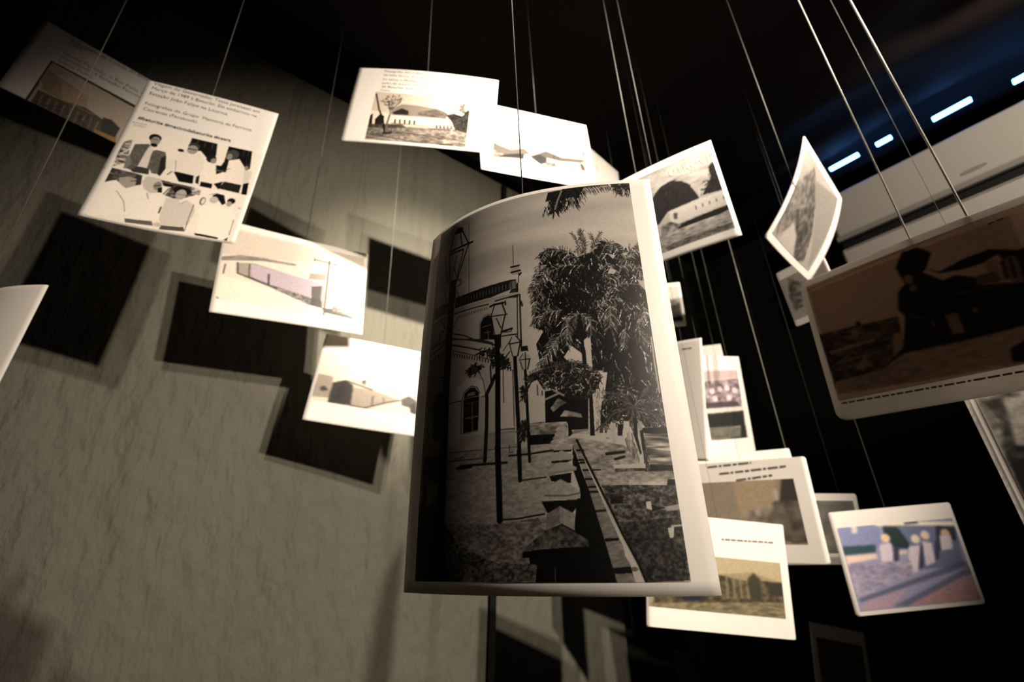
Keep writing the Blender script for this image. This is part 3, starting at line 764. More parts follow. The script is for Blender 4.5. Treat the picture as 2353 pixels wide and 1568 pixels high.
('line', 0.3, 10, [114,618,345,715,626,870,703,886]),
('line', 0.35, 8, [105,474,116,617]),
('line', 0.4, 8, [179,463,187,640]),
('line', 0.25, 12, [311,556,319,704]),
('line', 0.45, 7, [182,632,366,718,515,801]),
('tex', 0.35, 0.8, 12, 8, [344,694,699,800,693,890,605,877,368,749]),
('poly', 0.42, [612,610,687,569,686,760,620,762]),
('poly', 0.3, [620,762,686,760,703,886,615,874]),
('line', 0.2, 10, [725,169,720,990]),
('line', 0.28, 8, [612,197,727,204,780,216]),
('line', 0.3, 6, [611,174,613,220]),
('line', 0.3, 6, [773,196,777,230]),
('poly', 0.72, [590,415,712,386,706,481,584,509]),
('line', 0.5, 6, [783,657,803,852]),
('line', 0.45, 7, [918,674,929,943]),
('line', 0.5, 7, [718,726,994,761]),
('line', 0.5, 6, [721,792,998,852]),
('poly', 0.35, [703,886,804,874,996,977,854,967,718,947]),
('poly', 0.7, [801,302,981,250,985,368,806,394], 0.5),
('poly', 0.2, [10,963,34,990,21,994]),
('tex', 0.5, 0.85, 14, 8, [780,838,999,874,1001,941,783,903]),
('line', 0.5, 10, [32,528,29,653]),
('deepen', 1.75),]),
'D': dict(rect=(-0.4784, -0.2802, 0.46, 0.2777), res=(120, 70), base=0.93, ops=[
('poly', 0.68, [6,472,122,476,139,898,-4,935], 0.6),
('poly', 0.5, [43,732,73,687,109,761,61,799]),
('poly', 0.42, [133,595,219,507,285,585,297,978,126,994]),
('poly', 0.3, [197,533,231,516,200,931,164,917], 0.6),
('line', 0.5, 12, [231,516,443,606]),
('poly', 0.8, [288,615,456,616,686,721,403,992,297,978]),
('line', 0.45, 10, [297,978,403,992,558,821,674,726]),
('line', 0.5, 8, [453,727,462,907]),
('line', 0.55, 6, [538,721,550,840]),
('poly', 0.6, [346,462,373,417,376,527,351,522]),
('line', 0.5, 6, [576,579,667,634]),
('poly', 0.55, [684,691,741,603,809,671,809,860,693,813]),
('poly', 0.35, [760,786,811,702,827,947,776,935]),
('line', 0.5, 5, [-3,31,-6,351]),
('soft', 2),
('deepen', 2.2),]),
'E': dict(rect=(-0.3417, -0.4669, 0.3192, 0.1612), res=(210, 110), base=0.86, ops=[
('poly', 0.7, [199,364,296,235,462,236,657,271,757,322,753,464,210,475]),
('tex', 0.5, 0.68, 30, 10, [473,376,657,271,773,347,767,461,478,431]),
('poly', 0.35, [218,418,304,319,377,364,384,447,235,457]),
('poly', 0.92, [-30,397,151,428,223,473,496,484,838,502,838,613,510,647,226,639,4,698]),
('poly', 0.3, [-4,506,26,474,39,707,6,712]),
('poly', 0.3, [58,581,100,463,146,513,139,706,65,703]),
('bars', 0.2, 16, 5, [259,565,455,560], [263,633,457,615]),
('line', 0.5, 6, [226,639,847,639]),
('bars', 0.4, 14, 5, [682,602,830,587], [686,656,833,641]),
('tex', 0.25, 0.55, 10, 10, [761,378,841,333,926,371,1000,212,1001,717,877,687,825,505]),
('leaves', 40, 40, 8, 60, 80, 0.2, 0.5, [885,151,951,77,1003,269,938,340]),
('tex', 0.5, 0.8, 30, 8, [1,726,848,652,1001,717,1008,1015,3,985]),
('tex', 0.35, 0.6, 30, 8, [3,685,335,649,394,708,210,750,4,753]),
('line', 0.45, 6, [38,883,497,971,1001,958]),
('line', 0.5, 6, [216,803,996,879]),
('poly', 0.45, [735,969,874,956,869,984,737,995]),
('line', 0.22, 16, [15,57,78,382,138,569,180,849]),
('line', 0.6, 20, [196,477,186,645,194,847]),
('line', 0.4, 8, [200,449,152,171]),
('leaves', 90, 26, 8, 60, 80, 0.25, 0.55, [84,180,139,41,264,37,299,119,245,272,185,366,103,235]),
('line', 0.35, 9, [279,195,199,364]),
('poly', 0.25, [153,840,243,813,241,853,162,865]),
('line', 0.3, 7, [238,759,246,839]),
('deepen', 1.9),]),
'F': dict(rect=(-0.4726, -0.3265, 0.4582, 0.0526), res=(150, 60), base=0.93, ops=[
('poly', 0.62, [87,351,156,443,251,515,378,357,434,569,454,759,244,826,81,661]),
('poly', 0.55, [460,549,581,293,732,438,947,354,942,493,726,601]),
('tex', 0.15, 0.35, 16, 12, [149,804,222,718,322,610,383,611,367,751,268,806,159,871]),
('tex', 0.12, 0.3, 16, 12, [433,596,524,497,584,605,566,775,513,867,466,749]),
('oval', 0.9, 399, 700, 38, 125),
('tex', 0.45, 0.8, 20, 10, [568,722,671,695,652,864,563,880]),
('tex', 0.5, 0.9, 20, 10, [80,713,151,702,159,896,88,931]),
('poly', 0.15, [933,-265,959,-231,959,-64,940,-104]),
('line', 0.7, 26, [961,-121,948,806]),
('line', 0.3, 8, [966,-70,963,152]),
('tex', 0.6, 0.9, 20, 10, [682,738,934,657,925,875,688,941]),
('poly', 0.25, [900,523,932,553,941,811,916,776]),
('soft', 2),
('deepen', 2.6),]),
'G': dict(rect=(-0.5, 0.0645, 0.4088, 0.3991), res=(60, 40), base=0.93, ops=[
('line', 0.3, 8, [455,783,515,1164,620,1223]),
('poly', 0.6, [-83,937,245,899,232,1454,-91,1368]),]),
'H': dict(rect=(-0.45, -0.422, 0.4783, 0.4304), res=(190, 110), base=0.5, ops=[
('tex', 0.42, 0.58, 60, 20, [418,-17,1012,17,993,509,571,398]),
('poly', 0.07, [614,287,658,233,725,217,790,273,825,339,850,467,864,548,662,562,593,665,539,657,451,587]),
('leaves', 60, 30, 9, 40, 90, 0.04, 0.12, [622,294,726,209,819,316,859,526,664,546]),
('poly', 0.07, [883,528,958,359,960,234,992,187,1005,271,999,549]),
('leaves', 50, 30, 9, 40, 90, 0.04, 0.14, [876,522,986,201,991,525]),
('line', 0.55, 12, [876,435,866,532,878,845]),
('line', 0.5, 6, [846,375,874,451,929,389]),
('poly', 0.62, [670,569,854,557,1010,557,1008,724,871,724,691,741,663,685]),
('poly', 0.2, [692,604,717,615,708,685,687,677]),
('bars', 0.25, 8, 5, [828,623,991,628], [827,657,989,652]),
('poly', 0.06, [689,756,869,739,1007,731,1002,786,899,811,699,814]),
('tex', 0.3, 0.6, 30, 8, [521,799,683,802,1003,803,990,986,390,1015]),
('tex', 0.15, 0.55, 20, 14, [598,703,663,685,723,765,673,812,594,803]),
('tex', 0.12, 0.4, 20, 8, [594,937,850,923,999,929,990,986,605,994]),
('poly', 0.66, [710,52,987,-5,986,201,833,218,718,135], 0.35),
('deepen', 0.72),]),
'I': dict(rect=(-0.4434, -0.4345, 0.3844, 0.4288), res=(90, 70), base=0.6, ops=[
('poly', 0.64, [-34,57,1020,-74,1027,108,27,175]),
('tex', 0.3, 0.6, 26, 26, [-82,530,279,57,552,383,277,746,85,985,-1,866]),
('tex', 0.2, 0.5, 30, 26, [159,644,504,376,675,635,799,943,635,1025,326,753]),
('poly', 0.66, [156,982,253,725,427,803,582,1014]),
('poly', 0.52, [343,166,1023,-1,971,514,947,968,610,491]),
('soft', 2),]),
'J': dict(rect=(-0.4684, -0.3924, 0.45, 0.3513), res=(40, 50), base=0.62, ops=[
('tex', 0.2, 0.6, 90, 90, [185,44,403,261,269,783,69,796,78,419]),
('soft', 2),]),
'K': dict(rect=(-0.4754, -0.3782, 0.4856, 0.4524), res=(230, 150), base=(0.78, 0.64, 0.55), ops=[
('line', (0.3, 0.2, 0.15), 3, [1,37,791,-6]),
('line', (0.3, 0.2, 0.15), 3, [-10,1059,578,1082]),
('line', (0.42, 0.3, 0.22), 2, [10,65,737,55,725,336]),
('poly', (0.64, 0.5, 0.41), [9,69,737,55,725,336,701,993,20,858]),
('tex', (0.4, 0.31, 0.25), (0.62, 0.49, 0.41), 26, 8, [-7,846,248,778,429,724,646,739,779,805,780,985,596,992,13,950]),
('tex', (0.06, 0.05, 0.05), (0.4, 0.3, 0.22), 20, 10, [0,448,158,464,309,492,289,748,202,834,7,852]),
('poly', (0.5, 0.37, 0.28), [22,603,203,598,205,621,25,634]),
('poly', (0.45, 0.33, 0.25), [126,488,160,494,149,560,124,545]),
('poly', (0.45, 0.34, 0.26), [94,782,151,715,158,772,129,812]),
('poly', (0.5, 0.38, 0.28), [272,599,296,606,290,761,244,763]),
('poly', (0.45, 0.34, 0.26), [29,708,199,699,197,712,27,721]),
('poly', (0.06, 0.05, 0.05), [362,130,401,30,456,35,490,110,455,209,439,231,489,335,529,326,572,375,575,442,664,486,699,466,640,769,472,774,287,760,211,812,288,721,331,506,318,442,339,316,372,270]),
('poly', (0.06, 0.05, 0.05), [444,200,490,267,572,234,650,229,719,298,733,292,773,429,757,513,695,487,682,388,661,278,616,305,559,304,488,279]),
('poly', (0.48, 0.36, 0.28), [618,307,651,303,651,452,614,472]),
('poly', (0.4, 0.3, 0.26), [656,327,701,315,708,423,691,508,661,497]),
('bars', (0.06, 0.05, 0.05), 8, 3, [664,334,711,337], [656,455,699,466]),
('poly', (0.3, 0.22, 0.18), [572,375,631,384,645,459,575,442]),
('line', (0.35, 0.3, 0.28), 4, [505,454,658,489]),
('oval', (0.42, 0.34, 0.25), 388, 247, 15, 38),
('oval', (0.36, 0.29, 0.22), 391, 320, 13, 25),
('poly', (0.42, 0.31, 0.24), [451,573,487,578,487,722,451,719]),
('oval', (0.38, 0.3, 0.2), 539, 594, 8, 20),
('oval', (0.3, 0.22, 0.16), 408, 610, 6, 26),
('line', (0.4, 0.33, 0.25), 5, [352,520,382,551]),
('line', (0.3, 0.24, 0.2), 3, [597,585,606,640,589,653]),
('line', (0.3, 0.24, 0.2), 3, [535,703,556,723]),
('line', (0.3, 0.24, 0.2), 3, [595,669,608,702]),
('poly', (0.06, 0.05, 0.05), [582,884,622,861,676,915,657,1012,570,968]),
('poly', (0.06, 0.05, 0.05), [699,466,844,491,809,846,640,769]),
('poly', (0.06, 0.05, 0.05), [154,440,169,435,175,461,162,481]),
('soft', 2),
('deepen', 0.8),]),
'L': dict(rect=(-0.4374, -0.4913, 0.4646, 0.3151), res=(80, 110), base=0.7, ops=[
('tex', 0.2, 0.75, 40, 40, [16,11,401,-25,183,646,5,621]),
('tex', 0.1, 0.4, 40, 30, [35,34,89,171,4,426,117,439,240,315,227,18]),
('poly', 0.12, [10,438,108,403,274,457,178,854,6,804]),
('tex', 0.5, 0.8, 60, 20, [164,31,465,63,321,361,103,332]),
('soft', 2),]),
'M': dict(rect=(-0.4642, -0.462, 0.4753, 0.3382), res=(140, 100), base=(0.6, 0.6, 0.72), ops=[
('poly', (0.93, 0.9, 0.82), [8,-77,1025,54,1024,127,431,26,6,19]),
('poly', (0.52, 0.55, 0.7), [15,-27,308,-14,362,41,329,275,9,257]),
('poly', (0.86, 0.8, 0.8), [127,-13,175,-7,164,88,116,82]),
('poly', (0.2, 0.3, 0.34), [6,233,287,246,268,338,2,337]),
('poly', (0.9, 0.8, 0.74), [7,350,265,349,269,408,5,442]),
('poly', (0.86, 0.78, 0.76), [378,352,528,337,518,382,384,400]),
('poly', (0.16, 0.22, 0.24), [389,33,501,47,566,164,562,330,435,313,375,139]),
('poly', (0.42, 0.45, 0.58), [504,36,997,99,958,592,538,582,572,284]),
('poly', (0.34, 0.36, 0.46), [581,-52,697,-49,695,36,579,33]),
('poly', (0.18, 0.22, 0.28), [835,78,991,123,967,288,882,229,827,388,779,382]),
('oval', (0.92, 0.8, 0.68), 383, 176, 38, 55),
('oval', (0.9, 0.84, 0.78), 628, 220, 38, 55),
('oval', (0.88, 0.78, 0.72), 719, 184, 38, 56),
('oval', (0.84, 0.68, 0.58), 893, 183, 39, 55),
('poly', (0.24, 0.25, 0.34), [424,288,472,294,403,609,364,604]),
('poly', (0.24, 0.25, 0.34), [649,294,676,297,626,548,577,587]),
('poly', (0.24, 0.25, 0.34), [783,264,815,268,774,475,737,493]),
('poly', (0.84, 0.79, 0.84), [318,250,418,240,367,627,291,685,282,502]),
('poly', (0.84, 0.79, 0.84), [551,305,652,294,564,608,481,620]),
('poly', (0.84, 0.79, 0.84), [679,250,753,284,731,515,642,550]),
('poly', (0.84, 0.79, 0.84), [839,200,936,212,913,376,811,386]),
('tex', (0.48, 0.47, 0.58), (0.74, 0.7, 0.78), 30, 12, [5,442,532,466,528,626,5,846]),
('poly', (0.34, 0.36, 0.46), [20,848,974,525,989,596,26,893], 0.8),
('poly', (0.34, 0.36, 0.46), [276,971,1005,598,1035,671,383,986], 0.7),
('poly', (0.72, 0.56, 0.58), [418,969,930,703,997,758,989,1008]),
('poly', (0.7, 0.6, 0.66), [-6,975,92,880,426,793,256,990]),
('tex', (0.62, 0.5, 0.54), (0.78, 0.62, 0.62), 20, 12, [556,922,919,747,989,1008,572,990]),
('soft', 3),]),
'N': dict(rect=(-0.4853, -0.3348, 0.4462, 0.1438), res=(130, 70), base=(0.66, 0.62, 0.52), ops=[
('poly', (0.74, 0.7, 0.6), [-24,34,995,-34,998,371,773,232,500,334,-3,452]),
('tex', (0.26, 0.24, 0.18), (0.55, 0.51, 0.42), 22, 22, [41,777,516,330,719,397,789,228,847,368,1006,369,1004,745,40,923]),
('bars', (0.62, 0.58, 0.48), 14, 5, [580,316,783,383], [583,728,788,682]),
('poly', (0.32, 0.32, 0.26), [734,432,788,248,831,372,834,709,755,727]),
('poly', (0.3, 0.3, 0.26), [878,399,1006,369,1003,596,900,620]),
('poly', (0.2, 0.2, 0.3), [241,768,397,715,380,811,256,839]),
('tex', (0.42, 0.4, 0.32), (0.66, 0.62, 0.52), 30, 10, [25,927,1006,707,1005,975,24,1025]),
('soft', 2),
('deepen', 1.4),]),
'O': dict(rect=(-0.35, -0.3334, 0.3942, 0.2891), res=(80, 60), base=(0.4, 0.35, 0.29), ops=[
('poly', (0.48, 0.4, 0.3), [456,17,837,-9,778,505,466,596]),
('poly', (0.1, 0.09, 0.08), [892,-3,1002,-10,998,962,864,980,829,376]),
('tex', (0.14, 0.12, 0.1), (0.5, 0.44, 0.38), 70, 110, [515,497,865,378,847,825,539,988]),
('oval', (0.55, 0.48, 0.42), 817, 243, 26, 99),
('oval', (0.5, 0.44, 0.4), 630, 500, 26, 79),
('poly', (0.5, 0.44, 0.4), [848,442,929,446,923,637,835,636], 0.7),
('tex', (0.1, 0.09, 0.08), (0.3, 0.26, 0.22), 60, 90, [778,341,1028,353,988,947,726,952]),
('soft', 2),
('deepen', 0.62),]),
'Rr': dict(rect=(-0.334, -0.3602, 0.4072, 0.3477), res=(70, 100), base=(0.84, 0.8, 0.78), ops=[
('poly', (0.78, 0.7, 0.7), [62,31,1056,-15,1043,114,38,154]),
('tex', (0.42, 0.38, 0.4), (0.82, 0.76, 0.78), 90, 60, [33,169,1007,130,958,541,-34,546]),
('poly', (0.36, 0.32, 0.34), [15,472,838,460,929,540,-8,553]),
('poly', (0.2, 0.21, 0.2), [-68,628,978,604,951,819,-115,823]),
('poly', (0.2, 0.21, 0.2), [836,815,963,819,947,1001,-89,990,780,979]),
('tex', (0.36, 0.36, 0.34), (0.55, 0.54, 0.5), 60, 14, [-88,825,831,830,791,979,-98,984]),
('oval', (0.88, 0.8, 0.8), 229, 310, 67, 42),
('oval', (0.88, 0.8, 0.8), 434, 282, 68, 43),
('oval', (0.88, 0.8, 0.8), 639, 269, 69, 44),
('oval', (0.88, 0.8, 0.8), 831, 303, 71, 44),
('oval', (0.88, 0.8, 0.8), 280, 418, 67, 42),
('oval', (0.88, 0.8, 0.8), 651, 410, 69, 43),
('soft', 2),
('deepen', 1.2),]),
'T': dict(rect=(-0.3833, -0.4143, 0.4648, 0.4028), res=(50, 40), base=0.78, ops=[
('poly', 0.25, [12,923,791,546,976,451,987,933,369,934]),
('poly', 0.15, [521,811,968,692,987,933]),
('poly', 0.55, [-42,612,559,328,947,386,936,506,398,551]),
('soft', 2),]),
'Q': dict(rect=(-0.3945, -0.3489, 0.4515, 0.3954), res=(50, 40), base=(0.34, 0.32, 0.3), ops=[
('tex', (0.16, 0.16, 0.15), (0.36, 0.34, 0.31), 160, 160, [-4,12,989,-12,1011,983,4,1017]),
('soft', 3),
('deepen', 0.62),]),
'U': dict(rect=(-0.4008, -0.4992, 0.406, 0.3577), res=(50, 70), base=(0.34, 0.27, 0.2), ops=[
('poly', (0.16, 0.13, 0.1), [-38,-45,1014,45,1032,399,18,356]),
('poly', (0.4, 0.3, 0.22), [3,419,441,455,1030,665,38,947]),
('tex', (0.12, 0.1, 0.08), (0.3, 0.24, 0.18), 80, 60, [25,144,1004,217,1007,862,85,751]),
('soft', 2),
('deepen', 0.6),]),
}

# ------------------------------------------------------------------ cards
def bend(c, x, z):
    """local depth of a curled sheet, x and z measured from its centre (m)"""
    w, h = c['size']; kt, kb, sk, kv = c['curl']
    t = z / h + 0.5; k = kb + (kt - kb) * t * t
    return x * (1 - (k * x) ** 2 / 6), 0.5 * k * x * x + sk * t * t * x ** 3 * 100 + 0.5 * kv * z * z

def local(c, x, z, off=0.0):
    X, Y = bend(c, x, z)
    return np.stack([X, Y - off, z + 0 * X], -1)

def sheet_mesh(c, thick, radius):
    w, h = c['size']; nx, ny = 30, 40
    zs = np.linspace(-h / 2, h / 2, ny + 1)
    if radius:
        e = radius * (1 - np.cos(np.linspace(0, math.pi / 2, 7)))
        zs = np.concatenate([-h / 2 + e, np.linspace(-h / 2 + radius, h / 2 - radius, ny - 11)[1:-1], (h / 2 - e)[::-1]])
        ny = len(zs) - 1
    hw = np.full(len(zs), w / 2)
    if radius:
        d = np.clip(np.abs(zs) - (h / 2 - radius), 0, radius)
        hw = w / 2 - radius + np.sqrt(np.maximum(radius ** 2 - d ** 2, 0))
    x = np.linspace(-1, 1, nx + 1)[None, :] * hw[:, None]; z = np.repeat(zs[:, None], nx + 1, 1)
    F = local(c, x, z).reshape(-1, 3); B = local(c, x, z, -thick).reshape(-1, 3)
    g = grid_faces(nx, ny); n = (nx + 1) * (ny + 1)
    idx = np.arange(n).reshape(ny + 1, nx + 1)
    ring = np.concatenate([idx[0, :], idx[1:, -1], idx[-1, ::-1][1:], idx[::-1, 0][1:-1]])
    r2 = np.roll(ring, -1)
    side = np.stack([ring, ring + n, r2 + n, r2], -1)
    me = mesh_np('sheet', np.concatenate([F, B]), np.concatenate([g, g[:, ::-1] + n, side]))
    smooth(me)
    return me

def print_mesh(c, P, seed):
    w, h = c['size']; u0, v0, u1, v1 = P['rect']; nx, ny = P['res']
    cv = Canvas(nx + 1, ny + 1, P['base'], seed)
    for op in P['ops']: getattr(cv, op[0])(*op[1:])
    col = cv.vertex_colours(P.get('grain', 0.03))[::-1]         # canvas runs downwards, the sheet upwards
    x, z = np.meshgrid(np.linspace(u0, u1, nx + 1) * w, np.linspace(v0, v1, ny + 1) * h)
    me = mesh_np('photo_print', local(c, x, z, 0.0003).reshape(-1, 3), grid_faces(nx, ny))
    at = me.color_attributes.new('ink', 'FLOAT_COLOR', 'POINT')
    at.data.foreach_set('color', np.ascontiguousarray(col).ravel())
    smooth(me)
    return me

FONT = {}
def text_verts(txt, bold):
    cu = bpy.data.curves.new('t', 'FONT'); cu.body = txt; cu.size = 1.0; cu.resolution_u = 2
    cu.offset = 0.014 if bold else -0.010
    ob = bpy.data.objects.new('t', cu); COL.objects.link(ob)
    dg = bpy.context.evaluated_depsgraph_get(); dg.update()
    me = ob.evaluated_get(dg).to_mesh()
    v = np.array([q.co[:2] for q in me.vertices]) if len(me.vertices) else np.zeros((0, 2)); fs = [tuple(p.vertices) for p in me.polygons]
    ob.evaluated_get(dg).to_mesh_clear()
    bpy.data.objects.remove(ob); bpy.data.curves.remove(cu)
    return v, fs

def lettering(c, lines, parent, mat):
    """lines: (text, fitted prefix, x0, z, x1, height factor, bold) on the sheet in metres"""
    V, F = [], []
    for txt, pre, x0, z0, x1, z1, hf, bold in lines:
        v, fs = text_verts(txt, bold)
        pv = v if pre == txt else text_verts(pre, bold)[0]
        sc = (x1 - x0) / max(pv[:, 0].max(), 1e-6)
        x = x0 + v[:, 0] * sc; z = z0 + v[:, 1] * sc * hf + (z1 - z0) * (v[:, 0] * sc) / (x1 - x0)
        b0 = sum(len(a) for a in V)
        V.append(local(c, x, z, 0.0006)); F += [tuple(b0 + i for i in f) for f in fs]
    me = bpy.data.meshes.new('lettering'); me.from_pydata(np.concatenate(V).tolist(), [], F); me.update()
    return link('lettering', me, mat, parent)

def text_rows(c, rows, parent, mat, seed):
    """rows of print too small and blurred to read: word-long strokes"""
    r = random.Random(seed); V, F = [], []
    for x0, z0, x1, z1, hh in rows:
        x = x0
        while x < x1:
            e = min(x + r.uniform(1.2, 4.5) * hh, x1); n = 4
            for i in range(n + 1):
                xi = x + (e - x) * i / n; zc = z0 + (z1 - z0) * (xi - x0) / (x1 - x0)
                for q in (-0.5, 0.5): V.append(local(c, np.array(xi), np.array(zc + q * hh), 0.0006))
            b = len(V) - 2 * (n + 1)
            F += [(b + 2 * i, b + 2 * i + 2, b + 2 * i + 3, b + 2 * i + 1) for i in range(n)]
            x = e + hh * 0.8
    me = bpy.data.meshes.new('lettering'); me.from_pydata([tuple(map(float, v)) for v in V], [], F); me.update()
    return link('lettering', me, mat, parent)

